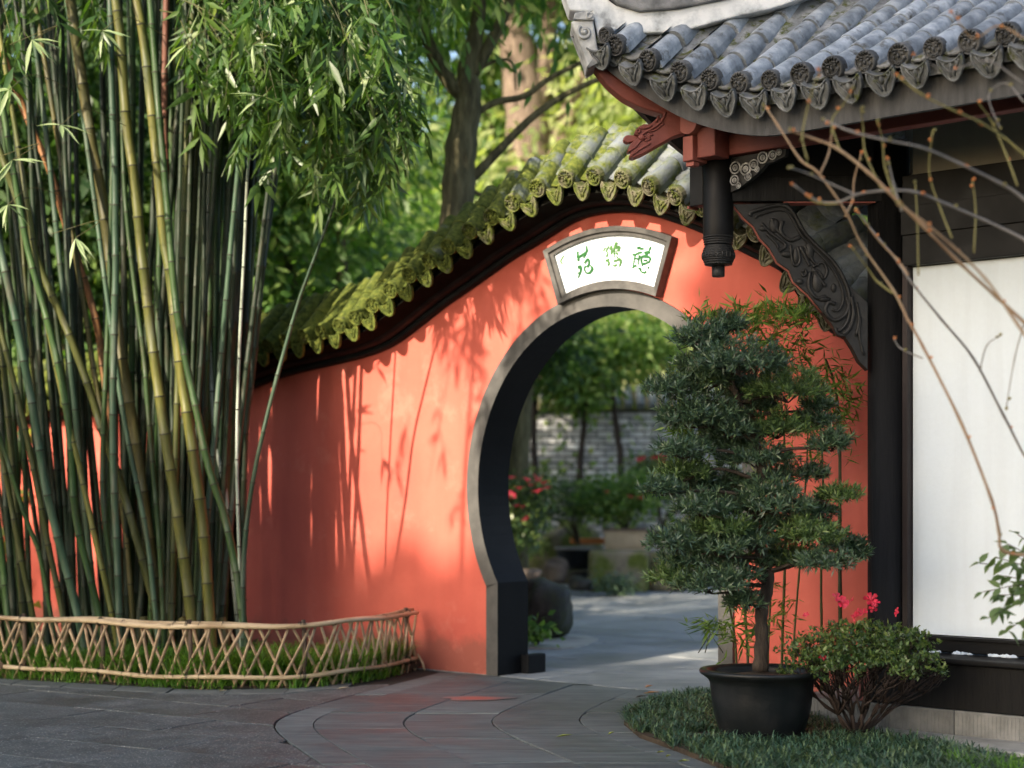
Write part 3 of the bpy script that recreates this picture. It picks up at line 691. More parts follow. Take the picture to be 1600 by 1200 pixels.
G1 = [[(560,300,34),(558,400,36),(560,490,40)],[(545,492,42),(650,420,48),(790,320,40),(845,262,24)],[(790,150,34),(800,250,34),(770,370,42),(712,495,26)],[(560,500,54),(575,530,50),(592,575,24)],[(600,680,54),(570,775,28)],[(600,680,54),(640,740,48),(635,830,42),(600,930,34),(568,1025,16)],[(552,865,46),(556,895,50)],[(830,490,34),(790,545,36),(732,625,40)],[(830,490,38),(862,560,38),(855,640,38),(808,735,44)],[(765,680,32),(738,770,28),(770,860,32),(830,890,34),(900,850,44),(945,760,48),(908,678,30)]]
G2 = [[(355,355,34),(310,420,32),(280,495,38)],[(462,310,36),(400,430,32),(380,490,40),(430,560,32),(405,640,40),(390,690,36)],[(560,290,36),(520,370,30),(475,445,26)],[(545,330,46),(562,480,46),(545,605,38)],[(318,635,38),(330,655,36)],[(385,755,28),(370,855,42)],[(460,730,36),(440,820,42),(470,900,46),(425,985,40)],[(732,170,56),(692,270,56),(650,380,42),(640,560,32),(645,705,20)],[(690,400,46),(800,330,56),(812,380,54),(790,500,46)],[(720,470,50),(736,495,46)],[(698,580,48),(735,565,46),(775,572,44)],[(715,705,48),(765,668,46)],[(618,830,42),(740,790,44),(840,755,50),(865,830,50),(840,940,36),(808,1025,16)],[(600,958,36),(640,980,42),(745,930,30)],[(700,1060,42),(735,1062,44)]]
G3 = [[(440,290,66),(530,262,64),(560,298,46),(672,290,56)],[(278,500,46),(380,490,42),(560,420,50),(602,452,46)],[(380,510,36),(338,700,30),(308,895,24)],[(530,510,56),(498,650,36),(468,855,24)],[(418,600,40),(427,665,44)],[(395,735,40),(400,765,40)],[(268,948,34),(400,868,36),(432,905,24)],[(910,218,44),(850,360,36),(790,450,46),(718,545,50)],[(678,442,50),(780,420,66),(882,410,56)],[(590,560,50),(700,556,62),(882,600,46),(850,730,36),(740,790,46),(610,800,46),(584,660,40),(590,562,40)],[(658,690,40),(720,685,36),(784,680,40)],[(622,838,34),(590,885,24)],[(478,982,40),(540,958,40),(562,1050,36),(630,1100,40),(710,1105,40),(742,1048,44)],[(648,955,60),(664,978,60)],[(800,918,56),(842,952,56)]]
G4 = [[(190,405,22),(150,480,26),(103,572,28),(152,645,32)]]
glyph("ink_character", G1, (870, 375), 1200 / 70, m_ink); glyph("ink_character", G2, (930, 370), 1200 / 55, m_inkl); glyph("ink_character", G3, (975, 375), 1200 / 55, m_ink); glyph("signature_mark", G4, (870, 375), 1200 / 70, m_inkl)
# ================================================================== PAVILION
pav = thing("garden_pavilion", P0, "black timber pavilion with white panels and an upturned grey tiled eave", "pavilion")
XC = -1.2; YE = -1.05; TSL = 0.568
def rise(w, s):
    q = 1 - max(0.0, w - .35 * s) / 1.15
    return .5 * q ** 1.7 if q > 0 else 0.0
def yeave(w): return YE - .15 * math.exp(-(max(w, 0) / .45) ** 2)
def zax(w, s): return 3.2 + TSL * s + rise(w, s)
# platform
for i in range(4):
    x0 = -.42 + i * .95
    b = MB(); b.boxf(x0, x0 + .944, -.31, .25, 0.0, .14, PW)
    for k in range(47): b.boxf(x0 + .012 + k * .02, x0 + .022 + k * .02, -.3125, -.305, .012, .128, PW)
    b.build("plinth_stone", m_plinth, pav)
b = MB(); b.boxf(-.42, 3.3, .26, 2.3, 0, .138, PW); b.build("platform", m_apron, pav)
for i in range(4):
    x0 = -.62 + i * 1.1; b = MB(); b.boxf(x0, x0 + 1.092, -.66, -.318, 0, .022, PW); b.build("apron_slab", m_apron, pav, bevel=.006)
# posts, boards and panels
b = MB(); b.lathe([(.13, .14), (.135, .17), (.12, .20), (.108, .21), (.108, 3.06)], PW(-.02, 0, 0), 24); b.build("pillar", m_blackw, pav)
b = MB(); b.lathe([(.108, .14), (.108, 3.06)], PW(2.95, 0, 0), 16); b.build("pillar", m_blackw, pav)
b = MB(); b.boxf(.092, .123, -.055, .05, .3, 2.42, PW); b.build("door_post", m_reddk, pav, bevel=.003)
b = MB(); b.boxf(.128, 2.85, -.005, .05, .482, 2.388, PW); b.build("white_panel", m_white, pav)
b = MB(); b.boxf(.095, 2.85, -.06, .06, 2.392, 2.862, PW); b.build("lintel", m_black, pav, bevel=.004)
b = MB(); b.boxf(.095, 2.85, -.075, -.061, 2.55, 2.70, PW); b.build("lintel_moulding", m_black, pav, bevel=.003)
b = MB(); b.boxf(.124, 2.85, .0, .05, 2.866, 3.35, PW); b.build("upper_panel", m_white_shaded, pav)
b = MB(); b.boxf(.095, 2.85, -.05, .06, .398, .478, PW); b.build("sill_rail", m_black, pav, bevel=.006)
b = MB(); b.boxf(.095, 2.85, -.065, -.051, .462, .480, PW); b.build("sill_bead", m_black, pav, bevel=.003)
b = MB(); b.boxf(.02, 2.9, -.325, -.05, .366, .394, PW); b.build("bench_seat", m_black, pav, bevel=.008)
b = MB(); b.boxf(.04, 2.9, -.298, -.27, .143, .364, PW); b.build("skirt_board", m_blackw, pav, bevel=.004)
b = MB(); b.boxf(-.02, .038, -.296, -.25, .143, .30, PW); b.build("board_end", m_redb, pav, bevel=.004)
# crumbs of plaster fallen on the bench
b = MB()
for i in range(26):
    x = R.choice((R.gauss(.50, .07), R.gauss(.66, .03), R.gauss(.27, .02))); b.ball(PW(x, -.062 + R.uniform(-.012, .004), .397), (R.uniform(.008, .03), R.uniform(.006, .012), R.uniform(.005, .013)), 6, 4, jit=.3)
tag(b.build("plaster_crumbs", m_white, pav), kind="stuff")
# side and back walls close the little building
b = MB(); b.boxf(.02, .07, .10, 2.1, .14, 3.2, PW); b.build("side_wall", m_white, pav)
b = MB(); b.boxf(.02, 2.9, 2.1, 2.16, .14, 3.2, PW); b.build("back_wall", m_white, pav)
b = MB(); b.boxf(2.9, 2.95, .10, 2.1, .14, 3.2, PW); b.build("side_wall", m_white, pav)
# eave beams on the hanging post
b = MB(); b.boxf(-.64, 2.9, -.69, -.61, 2.965, 3.075, PW); b.build("eave_beam", m_red, pav, bevel=.006)
b = MB(); b.tube([PW(-.62, -.65, 3.135), PW(2.9, -.65, 3.135)], .062, 14); b.build("purlin", m_red, pav)
b = MB(); b.tube([PW(-.69, -.865, 3.125), PW(-.69, 2.0, 3.125)], .058, 18); b.build("purlin", m_redb, pav)
b = MB(); b.boxf(-.73, -.665, -.855, -.70, 2.93, 3.06, PW); b.build("beam_end", m_redb, pav, bevel=.006)
b = MB(); b.boxf(-.664, -.55, -.82, -.69, 2.945, 3.10, PW); b.build("beam_end", m_red, pav, bevel=.006)
b = MB(); b.boxf(-.72, -.67, -.84, -.79, 2.905, 2.928, PW); b.build("beam_end", m_redb, pav, bevel=.004)
b = MB(); b.boxf(-.73, -.66, -.58, 2.0, 2.94, 3.06, PW); b.build("eave_beam", m_red, pav)
# hanging post with its turned drop
hp = MB(); HPr = PW(-.65, -.65, 0)
hp.lathe([(.078, 2.545), (.08, 2.56), (.08, 3.2)], HPr, 28)
hpo = hp.build("hanging_post", m_black, pav)
d = MB(); z0 = 2.345
d.lathe([(.030, z0), (.034, z0 + .004), (.034, z0 + .058)], HPr, 12); d.build("drop_stub", m_carved, hpo)
d = MB(); pr = [(.048, 2.402), (.066, 2.406)]
for i in range(9):
    t = i / 8; rr = .062 + .022 * math.sin(PI * (.12 + .76 * t)); z = 2.408 + .092 * t; pr += [(rr, z), (rr + .003, z + .003), (rr + .003, z + .007), (rr - .001, z + .009)]
pr += [(.070, 2.506), (.066, 2.51)]
d.lathe(pr, HPr, 28)
for k in range(22):
    a = 2 * PI * k / 22; d.ball(HPr + Vector((.069 * math.cos(a), .069 * math.sin(a), 2.412)), .006, 5, 4)
    d.ball(HPr + Vector((.084 * math.cos(a), .084 * math.sin(a), 2.455)), (.006, .006, .018), 5, 4)
d.build("lotus_drop", m_carved, hpo)
d = MB(); pr = [(.066, 2.511)]
for i in range(4): z = 2.512 + .012 * i; pr += [(.070 + .002 * i, z), (.076 + .002 * i, z + .002), (.076 + .002 * i, z + .007), (.071 + .002 * i, z + .010)]
d.lathe(pr, HPr, 28); d.build("ring_moulding", m_carved, hpo)
b = MB(); b.boxf(-.80, -.715, -.70, -.62, 2.725, 2.93, PW); b.build("tenon", m_black, pav, bevel=.004)
b = MB(); b.boxf(-.815, -.803, -.70, -.62, 2.715, 2.728, PW); b.build("tenon_edge", m_redb, pav)
# tie beam from hanging post to pillar, along the corner diagonal
YB = 9.07
def bx(name, x0, x1, z0, z1, y0, y1, mat, bev=.004):
    b = MB(); b.boxf(x0, x1, y0, y1, z0, z1); return b.build(name, mat, pav, bevel=bev)
bx("tie_beam", HPr.x + .06, 1.94, 2.735, 2.865, YB - .05, YB + .05, m_blackw)
bx("black_infill", HPr.x + .06, 1.94, 2.868, 3.20, YB - .015, YB + .03, m_black)  # black sheet added to close the gap above the tie beam
bx("beam_edge", 1.42, 1.90, 2.729, 2.734, YB - .045, YB + .045, m_redb, 0)
# openwork bracket beside the hanging post
br = MB(); qx = lambda t, z, y=-.65: PW(-.65 + t, y, z)
br.prism([qx(.075, 2.96), qx(.42, 2.96), qx(.415, 2.925), qx(.35, 2.905), qx(.30, 2.90), qx(.26, 2.865), qx(.20, 2.83), qx(.13, 2.795), qx(.08, 2.78)], DY * .03)
bro = br.build("openwork_bracket", m_carved, pav)
sw = MB()
for (t, z, r) in ((.12, 2.90, .03), (.115, 2.835, .025), (.185, 2.885, .03), (.235, 2.90, .026), (.20, 2.845, .02), (.29, 2.93, .028), (.35, 2.935, .022), (.39, 2.945, .015), (.14, 2.805, .014), (.255, 2.875, .014)):
    for rr in (r, r * .45):
        sw.tube([qx(t + rr * math.cos(2 * PI * k / 12), z + rr * math.sin(2 * PI * k / 12), -.668) for k in range(13)], r * .16, 5, cap=False)
    sw.ball(qx(t, z, -.668), r * .25, 6, 4)
sw.build("silver_scrolls", m_silver, bro)
# diagonal carved brace
def B8(x, y, d=0.0): return W(1130 + x / 4, 300 + y / 4, YB - d)
bp = [(60, 75), (405, 68), (520, 250), (690, 420), (770, 560), (850, 640), (905, 690), (905, 1115), (850, 1060), (810, 980), (762, 905), (720, 895), (690, 840), (620, 750), (530, 640), (440, 560), (412, 490), (340, 440), (290, 350), (232, 290), (192, 215), (130, 160)]
b = MB(); b.prism([B8(x, y, .04) for x, y in bp], (0, .08, 0)); brace = b.build("carved_brace", m_carved, pav, bevel=.004)
edge = bp[7:] + [bp[0]]
b = MB(); b.tube([B8(x - 4, y + 3, .02) for x, y in edge[6:]], .0075, 5, mi=0); b.build("red_edge", m_redb, brace)
c = MB()
def line(pts, r=.008, d=.045): c.tube([B8(x, y, d) for x, y in catmull([Vector((q[0], q[1], 0)) for q in pts], 5) for x, y in [(x, y)]] if False else [B8(q.x, q.y, d) for q in catmull([Vector((q[0], q[1], 0)) for q in pts], 5)], r, 5)
line([(165, 150), (190, 120), (395, 88), (520, 270), (690, 440), (765, 570), (790, 680), (760, 770), (690, 800), (640, 745), (660, 690), (700, 700)], .011)
line([(205, 165), (220, 145), (390, 118), (500, 285), (660, 450), (735, 580), (750, 680), (720, 740), (680, 735)], .007)
line([(800, 650), (815, 760), (790, 850), (750, 890)], .012); line([(770, 660), (790, 750), (765, 830), (720, 870)], .009); line([(835, 690), (850, 800), (830, 900)], .008)
line([(860, 780), (850, 900), (880, 1020)], .007); line([(700, 850), (715, 885), (755, 895), (765, 865)], .010)
line([(240, 200), (300, 260), (390, 330), (350, 370)], .010); line([(300, 165), (330, 230), (370, 270)], .009); line([(270, 260), (330, 320), (345, 350)], .008)
line([(370, 180), (360, 250), (420, 300), (480, 280)], .012); line([(420, 330), (430, 420), (450, 460), (480, 430), (465, 340)], .009); line([(480, 340), (520, 420), (540, 460)], .010)
line([(505, 330), (560, 430), (600, 460)], .008); line([(560, 470), (620, 440), (650, 490), (630, 540), (600, 500), (560, 480)], .008); line([(545, 500), (535, 590), (580, 660), (640, 650)], .010)
line([(560, 480), (610, 550), (640, 590)], .010); line([(490, 500), (510, 485), (520, 510), (500, 525), (490, 505)], .007)
for (x, y, rx, ry) in ((320, 210, 34, 48), (455, 400, 22, 60), (590, 560, 38, 70), (630, 670, 45, 18), (690, 600, 18, 30), (540, 370, 30, 60), (400, 390, 40, 22), (250, 230, 26, 18), (480, 560, 24, 20)):
    q = B8(x, y, .04); c.ball(q, (rx / 4 / F * 9, .014, ry / 4 / F * 9), 10, 6)
c.build("brace_relief", m_carved, brace)
# red hip rafter and the carved beast-head beam end
b = MB(); up_ = [(929, 92), (955, 113), (985, 136), (1020, 153), (1060, 166), (1130, 178)]; lo_ = [(1130, 205), (1060, 186), (1035, 178), (1003, 168), (972, 152), (945, 128), (927, 104)]
b.prism([W(x, y, 8.98) for x, y in [(q.x, q.y) for q in catmull([Vector((u, v, 0)) for u, v in up_], 4)] + [(q.x, q.y) for q in catmull([Vector((u, v, 0)) for u, v in lo_], 4)]], (0, .12, 0)); b.build("hip_rafter", m_red, pav, bevel=.008)
def H7(x, y, Y=8.96): return W(960 + x / 8, 150 + y / 8, Y)
hd = [(900, 250), (640, 190), (612, 240), (575, 300), (556, 238), (520, 285), (470, 335), (430, 352), (370, 350), (300, 385), (262, 430), (244, 480), (300, 492), (295, 520), (200, 600), (165, 665), (185, 690), (215, 672), (190, 735), (205, 762), (240, 766), (350, 722), (560, 602), (740, 500), (900, 450)]
b = MB(); b.prism([H7(x, y) for x, y in hd], (0, .10, 0)); head = b.build("beast_head", m_red, pav, bevel=.008)
b = MB(); b.prism([H7(x, y, 8.98) for x, y in [(300, 490), (150, 486), (112, 520), (116, 562), (160, 584), (280, 560)]], (0, .06, 0)); b.build("horn", m_red, head, bevel=.006)
c = MB()
def hl(pts, r=.005): c.tube([H7(q.x, q.y, 8.958) for q in catmull([Vector((u, v, 0)) for u, v in pts], 5)], r, 5)
hl([(640, 200), (585, 320), (480, 400), (360, 470), (310, 520)], .007); hl([(180, 690), (260, 640), (330, 560), (400, 520)], .006); hl([(215, 740), (330, 660), (450, 590)], .006)
hl([(290, 400), (320, 430), (300, 460), (275, 440), (290, 415)], .006); hl([(330, 400), (400, 400), (470, 370)], .006); hl([(420, 450), (520, 420), (620, 340)], .005); hl([(380, 560), (440, 540), (430, 500), (480, 480)], .006); hl([(555, 245), (520, 330)], .006)
c.ball(H7(345, 520, 8.957), (.018, .012, .016), 8, 6); c.build("head_carving", m_red, head)

# ---------------- fascia, deck
b = MB(); secs = []
for w in np.linspace(.0, 4.15, 60):
    x = XC + w; y = yeave(w) + .05; zt = zax(w, 0) - .03; dr = interp([0, .28, .6, 1.2], [.12, .185, .235, .25], w); zb = zax(w, 0) - dr
    secs.append([PW(x, y, zt), PW(x, y, zb), PW(x, y + .03, zb), PW(x, y + .03, zt)])
b.sweep(secs, True, 0, smooth=False); b.build("fascia_board", m_fascia, pav)
b = MB(); secs = []
for w in np.linspace(.03, 3.3, 46):
    y = XC + w; x = yeave(w) + .05; zt = zax(w, 0) - .03; dr = interp([0, .28, .6, 1.2], [.12, .185, .235, .25], w); zb = zax(w, 0) - dr
    secs.append([PW(x, y, zt), PW(x, y, zb), PW(x + .03, y, zb), PW(x + .03, y, zt)])
b.sweep(secs, True, 0); b.build("fascia_board", m_fascia, pav)
def deck(front):
    b = MB(); ws = np.linspace(0.0, 4.15 if front else 3.3, 44); ssx = np.linspace(0, 1, 14); rows = []
    for w in ws:
        smax = min(w, 2.15); e = yeave(w) + .02; row = []
        for t in ssx:
            s = smax * t; v = e + (XC + smax - e) * t if w < 2.15 else e + (XC + 2.15 - e) * t
            z = zax(w, s); row.append((XC + w, v, z) if front else (v, XC + w, z))
        rows.append(row)
    n = len(ssx)
    V = [PW(x, y, z - .055) for r in rows for x, y, z in r] + [PW(x, y, z - .105) for r in rows for x, y, z in r]; o = len(rows) * n
    fs = []
    for i in range(len(rows) - 1):
        for k in range(n - 1):
            f = (i * n + k, (i + 1) * n + k, (i + 1) * n + k + 1, i * n + k + 1); fs.append(f); fs.append(tuple(o + q for q in f[::-1]))
    for i in range(len(rows) - 1): fs.append((i * n, o + i * n, o + (i + 1) * n, (i + 1) * n))
    b.add(V, fs, 0); return b
roof = deck(True).build("roof", m_rpan, pav)
deck(False).build("side_roof_slope", m_rpan, roof)
# back slope closes the roof
b = MB(); b.prism([PW(XC + 2.1, XC + 2.15, zax(2.1, 2.1) - .06), PW(2.95, XC + 2.15, zax(3, 2.15) - .06), PW(2.95, 2.9, 3.1), PW(-.6, 2.9, 3.1)], UP * -.05); b.build("rear_roof_slope", m_rpan, roof)
# ---------------- roof tiles
rb = barrel_mesh("roof_barrel", .057, .050, .225, m_rtile); rpn = pan_mesh("roof_pan", .150, .20, m_rpan, .014, .03); rc = cap_mesh("roof_cap", .055, m_rcap); rd = drip_mesh("roof_drip", .128, .128, m_rdrip)
NC = 21
for k in range(-1, NC):
    x = -.91 + .175 * k; w = x - XC
    if w < .1: continue
    smax = min(2.05, w - .10); e = yeave(w) - .02
    s = 0.0; first = True
    while s < smax - .06:
        p0 = PW(x, e + s, zax(w, s)); p1 = PW(x, e + s + .2, zax(w, s + .2))
        ax = (p1 - p0).normalized(); upv = (UP - ax * ax.z).normalized()
        M = jmat(axes(p0, ax, upv), .02)
        put("barrel_tile", rb, roof, M)
        if first:
            put("tile_end", rc, roof, axes(p0 - ax * .006 + upv * .004, (ax + DY * 1.2).normalized(), UP) @ Matrix.Rotation(R.uniform(-.25, .25), 4, 'X') @ Matrix.Scale(R.uniform(.93, 1.07), 4)); first = False
        s += .2
    x2 = x + .0875; w2 = x2 - XC; e2 = yeave(w2) - .05
    p = PW(x2, e2, zax(w2, 0) - .045)
    ca = (DY + UP * .5).normalized()
    put("drip_tile", rd, roof, jmat(axes(p, ca, (UP - DY * .5).normalized()), .08) @ Matrix.Scale(R.uniform(.92, 1.08), 4))
    s = .03; sm2 = min(2.05, w2 - .05)
    while s < sm2 - .05:
        p0 = PW(x2, e2 + s, zax(w2, s) - .030); p1 = PW(x2, e2 + s + .2, zax(w2, s + .2) - .030); ax = (p1 - p0).normalized(); upv = (UP - ax * ax.z).normalized()
        put("pan_tile", rpn, roof, jmat(axes(p0 + upv * .012, ax - upv * .06, upv), .02)); s += .135
# hip ridge: stained lime plaster, grey stone cap, curled end
hb_ = [(936, 66), (948, 62), (967, 52), (1058, 49), (1140, 28), (1223, 8), (1300, -26), (1400, -66), (1560, -120), (1770, -190)]
ht_ = [(1770, -255), (1560, -185), (1400, -122), (1250, -58), (1140, -2), (1060, 14), (1000, 19), (962, 8), (936, -12), (908, -60), (880, -115), (856, -128), (866, -70), (880, -12), (890, 16), (926, 18)]
b = MB(); b.prism([W(x, y, 8.93) for x, y in [(q.x, q.y) for q in catmull([Vector((u, v, 0)) for u, v in hb_], 4)] + ht_], (0, .20, 0)); hip = b.build("hip_ridge", m_stain, roof, bevel=.012)
b = MB(); cp_ = [(1770, -256), (1560, -187), (1400, -124), (1250, -60), (1140, -4), (1060, 12), (1000, 17), (966, 6), (945, -12), (962, -34), (1000, -26), (1060, -38), (1150, -66), (1260, -122), (1400, -190), (1560, -255), (1770, -325)]
b.prism([W(x, y, 8.90) for x, y in cp_], (0, .26, 0)); b.build("ridge_cap", m_ridge, hip, bevel=.012)
b = MB(); ep = [(892, 33), (909, 30), (927, 31), (930, 51), (933, 69), (935, 82), (931, 98), (918, 107), (914, 90), (905, 66), (897, 46)]
b.prism([W(x, y, 8.905) for x, y in ep], (0, .24, 0)); orn = b.build("scroll_ornament", m_orn, hip, bevel=.01)
sp_ = []
for i in range(34):
    t = i / 33 * 2.6 * PI; r = 2.2 + 9.5 * (i / 33); sp_.append(W(914 + r * math.cos(t + 2.2), 50 + r * 1.05 * math.sin(t + 2.2), 8.90))
b = MB(); b.tube(sp_, .0085, 6); b.ball(W(914, 50, 8.90), .012, 8, 5); b.build("scroll_spiral", m_orn, orn)
b = MB(); b.prism([W(x, y, 8.89) for x, y in [(896, 30), (898, 20), (918, 16), (927, 20), (928, 31)]], (0, .27, 0)); b.tube([W(921 + 4 * math.cos(t), 24 + 4 * math.sin(t), 8.888) for t in np.linspace(0, 5, 12)], .006, 5); b.build("scroll_block", m_orn, orn, bevel=.008)
b = MB(); b.prism([W(x, y, 8.90) for x, y in [(932, 84), (935, 98), (919, 106), (917, 104), (926, 92)]], (0, .2, 0)); b.build("ornament_tip", m_ridge, orn)
M = axes(W(946, 55, 8.88), (DY + UP * .15 + DX * .15).normalized(), UP) @ Matrix.Scale(.80, 4)
put("tile_end", rc, roof, M); put("barrel_tile", rb, roof, axes(W(946, 55, 8.89), (DY + UP * .2).normalized(), UP) @ Matrix.Scale(.8, 4))
put("drip_tile", rd, roof, axes(W(958, 66, 8.90), (DY + UP * .25).normalized(), UP) @ Matrix.Scale(.95, 4))
# ================================================================== LOW BAMBOO FENCE
fence = thing("bamboo_fence", (-2.07, 10.73, 0), "low woven fence of split bamboo in front of the bamboo bed", "fence")
FX = [(-5.4, 12.05), (-4.2, 11.65), (-3.36, 11.33), (-2.6, 10.98), (-2.07, 10.76), (-1.70, 10.71), (-1.275, 10.79), (-0.986, 11.13), (-0.80, 11.55), (-0.665, 11.93)]
fl = catmull([Vector((x, y, 0)) for x, y in FX], 12); fa = [0]
for p, q in zip(fl[:-1], fl[1:]): fa.append(fa[-1] + (q - p).length)
def fpt(a, z=0.0, d=0.0):
    x = np.interp(a, fa, [p.x for p in fl]); y = np.interp(a, fa, [p.y for p in fl])
    x2 = np.interp(a + .05, fa, [p.x for p in fl]); y2 = np.interp(a + .05, fa, [p.y for p in fl]); x1 = np.interp(a - .05, fa, [p.x for p in fl]); y1 = np.interp(a - .05, fa, [p.y for p in fl])
    t = Vector((x2 - x1, y2 - y1, 0)).normalized(); nn = Vector((t.y, -t.x, 0))
    return Vector((x, y, z)) + nn * d
FT = fa[-1]
def railtube(a0, a1, z0, r, d, wob):
    b = MB(); n = 64; pts, rr = [], []
    for i in range(n):
        a = a0 + (a1 - a0) * i / (n - 1); k = (a * 3.1) % 1
        pts.append(fpt(a, z0 + wob * math.sin(a * 2.7 + d * 40) + .006 * math.sin(a * 7), d)); rr.append(r * (1.13 if k < .10 else 1))
    b.tube(pts, rr, 8); return b
railtube(0, FT * .62, .395, .016, .022, .006).build("top_rail", m_bamr, fence)
railtube(FT * .50, FT - .03, .392, .015, .024, .008).build("top_rail", m_bamr, fence)
railtube(.3, FT - .02, .402, .012, -.012, .008).build("top_rail", m_bamr, fence)
railtube(0, FT + .0, .076, .014, .022, .006).build("bottom_rail", m_bamr, fence)
a = .1; i = 0
while a < FT - .05:
    for sg, d in ((1, .006), (-1, -.006)):
        w_ = R.uniform(.0095, .0125); ln = R.uniform(.045, .125); aa = a + R.uniform(-.03, .03)
        b = MB(); pts = [fpt(min(max(aa - sg * ln + 2 * sg * ln * t, 0), FT), -.01 + .41 * t, d + .003 * math.sin(3 * t)) for t in (0, .25, .5, .75, 1)]
        b.tube(pts, [w_, w_ * 1.02, w_, w_ * .98, w_ * .95], 6, squash=.45 if i % 3 else .8); b.build("slat", m_bamp, fence)
    a += R.uniform(.07, .118); i += 1
for a in (.5, 1.5, 2.35, 2.98, 3.63, 4.35, FT - .18):
    b = MB(); b.tube([fpt(a, -.05, -.004), fpt(a + .02, .2, -.004), fpt(a + .01, .43 + R.uniform(-.01, .02), -.004)], [.016, .015, .014], 7); b.build("stake", m_bamd, fence)
    for z in (.397, .077):
        b = MB()
        for q in range(2): b.tube([fpt(a + q * .01, z, .006) + (fpt(a, 0, 1) - fpt(a, 0, 0)).normalized() * (.030 * math.cos(t)) + UP * (.027 * math.sin(t)) for t in np.linspace(0, 2 * PI, 11)], .003, 4, cap=False)
        b.build("wire_tie", m_tie, fence)
a = .2
while a < FT - .1:
    for z, r_ in ((.396, .026), (.076, .018)):
        if R.random() < .75:
            b = MB(); b.tube([fpt(a, z, .010 if z > .2 else .018) + (fpt(a, 0, 1) - fpt(a, 0, 0)).normalized() * (r_ * math.cos(t)) + UP * ((.019 if z > .2 else .0165) * math.sin(t)) for t in np.linspace(0, 2 * PI, 9)], .0024, 4, cap=False); b.build("wire_tie", m_tie, fence)
    a += R.uniform(.14, .3)
b = MB(); e = fpt(FT, 0, 0); b.tube([e + Vector((.015, -.03, .11)), e + Vector((.05, -.05, .05)), e + Vector((.065, -.07, 0))], [.006, .009, .007], 6); b.build("slat", m_bamr, fence)

# ================================================================== SOIL AND GRASS OF THE BAMBOO BED
def inbed(x, y): return y > yfence(x) + .01 and y < (8.41 - .676 * x) / .737 - .01
b = MB(); xs = np.linspace(-6.5, -.62, 34); rows = []
for x in xs:
    y0 = yfence(x) - .02; y1 = (8.41 - .676 * x) / .737 + .05; rows.append([(x, y0 + (y1 - y0) * t, .012 + .05 * math.sin(PI * min(1, t * 1.2)) + R.uniform(-.01, .012) * (0 < t)) for t in np.linspace(0, 1, 9)])
for r in rows:
    for p in r: b.v.append(p)
b.f = [[i * 9 + k, (i + 1) * 9 + k, (i + 1) * 9 + k + 1, i * 9 + k + 1] for i in range(len(xs) - 1) for k in range(8)]; b.m = [0] * len(b.f); b.sm = [True] * len(b.f)
tag(b.build("planting_bed", m_soil), "dark soil of the bamboo bed", kind="structure")
def tufts(name, centres, nb, L, Wd, mat, spread=.5, label=None, lean=1.0):
    C_ = np.asarray(centres, float); n = len(C_); N = n * nb
    base = np.repeat(C_, nb, 0) + NR.normal(size=(N, 3)) * [.012, .012, .004]
    az = NR.uniform(0, 2 * PI, N); tl = NR.uniform(.15, spread, N) * lean; D = np.stack([np.cos(az) * tl, np.sin(az) * tl, np.ones(N)], 1); D = nrm(D)
    l = NR.uniform(.55, 1.1, N) * L; S = np.stack([-np.sin(az), np.cos(az), np.zeros(N)], 1) * Wd
    out = np.stack([np.cos(az), np.sin(az), np.zeros(N)], 1)
    p1 = base + D * (l * .55)[:, None]; p2 = base + D * (l * .85)[:, None] + out * (l * .16)[:, None] ; p3 = base + D * (l * .95)[:, None] + out * (l * .42)[:, None] - np.array([0, 0, 1.]) * (l * .10)[:, None]
    V = np.stack([base - S, base + S, p1 - S, p1 + S, p2 - S * .7, p2 + S * .7, p3], 1).reshape(-1, 3)
    Fq = np.array([(0, 1, 3), (0, 3, 2), (2, 3, 5), (2, 5, 4), (4, 5, 6)])
    Fc = (np.arange(N)[:, None, None] * 7 + Fq[None]).reshape(-1, 3)
    o = put(name, mesh_np(name, V, Fc, mat)); return tag(o, label, kind="stuff")
cs_ = []
while len(cs_) < 1500:
    x = R.uniform(-4.6, -.75); y = yfence(x) + R.uniform(.02, 1.15) ** 1.0
    if inbed(x, y) and R.random() < (1.0 if y - yfence(x) < .7 else .35): cs_.append((x, y, .03))
tufts("grass", cs_, 15, .21, .004, m_grass, .8, "bright green grass under the bamboo behind the fence")
cs_ = []
for i in range(330):
    t = R.uniform(.9, FT - .3); p = fpt(t, .0, R.uniform(-.04, .035)); cs_.append((p.x, p.y, .0))
tufts("weeds", cs_, 7, .09, .0035, m_grass, 1.0, "short weeds along the foot of the bamboo fence")

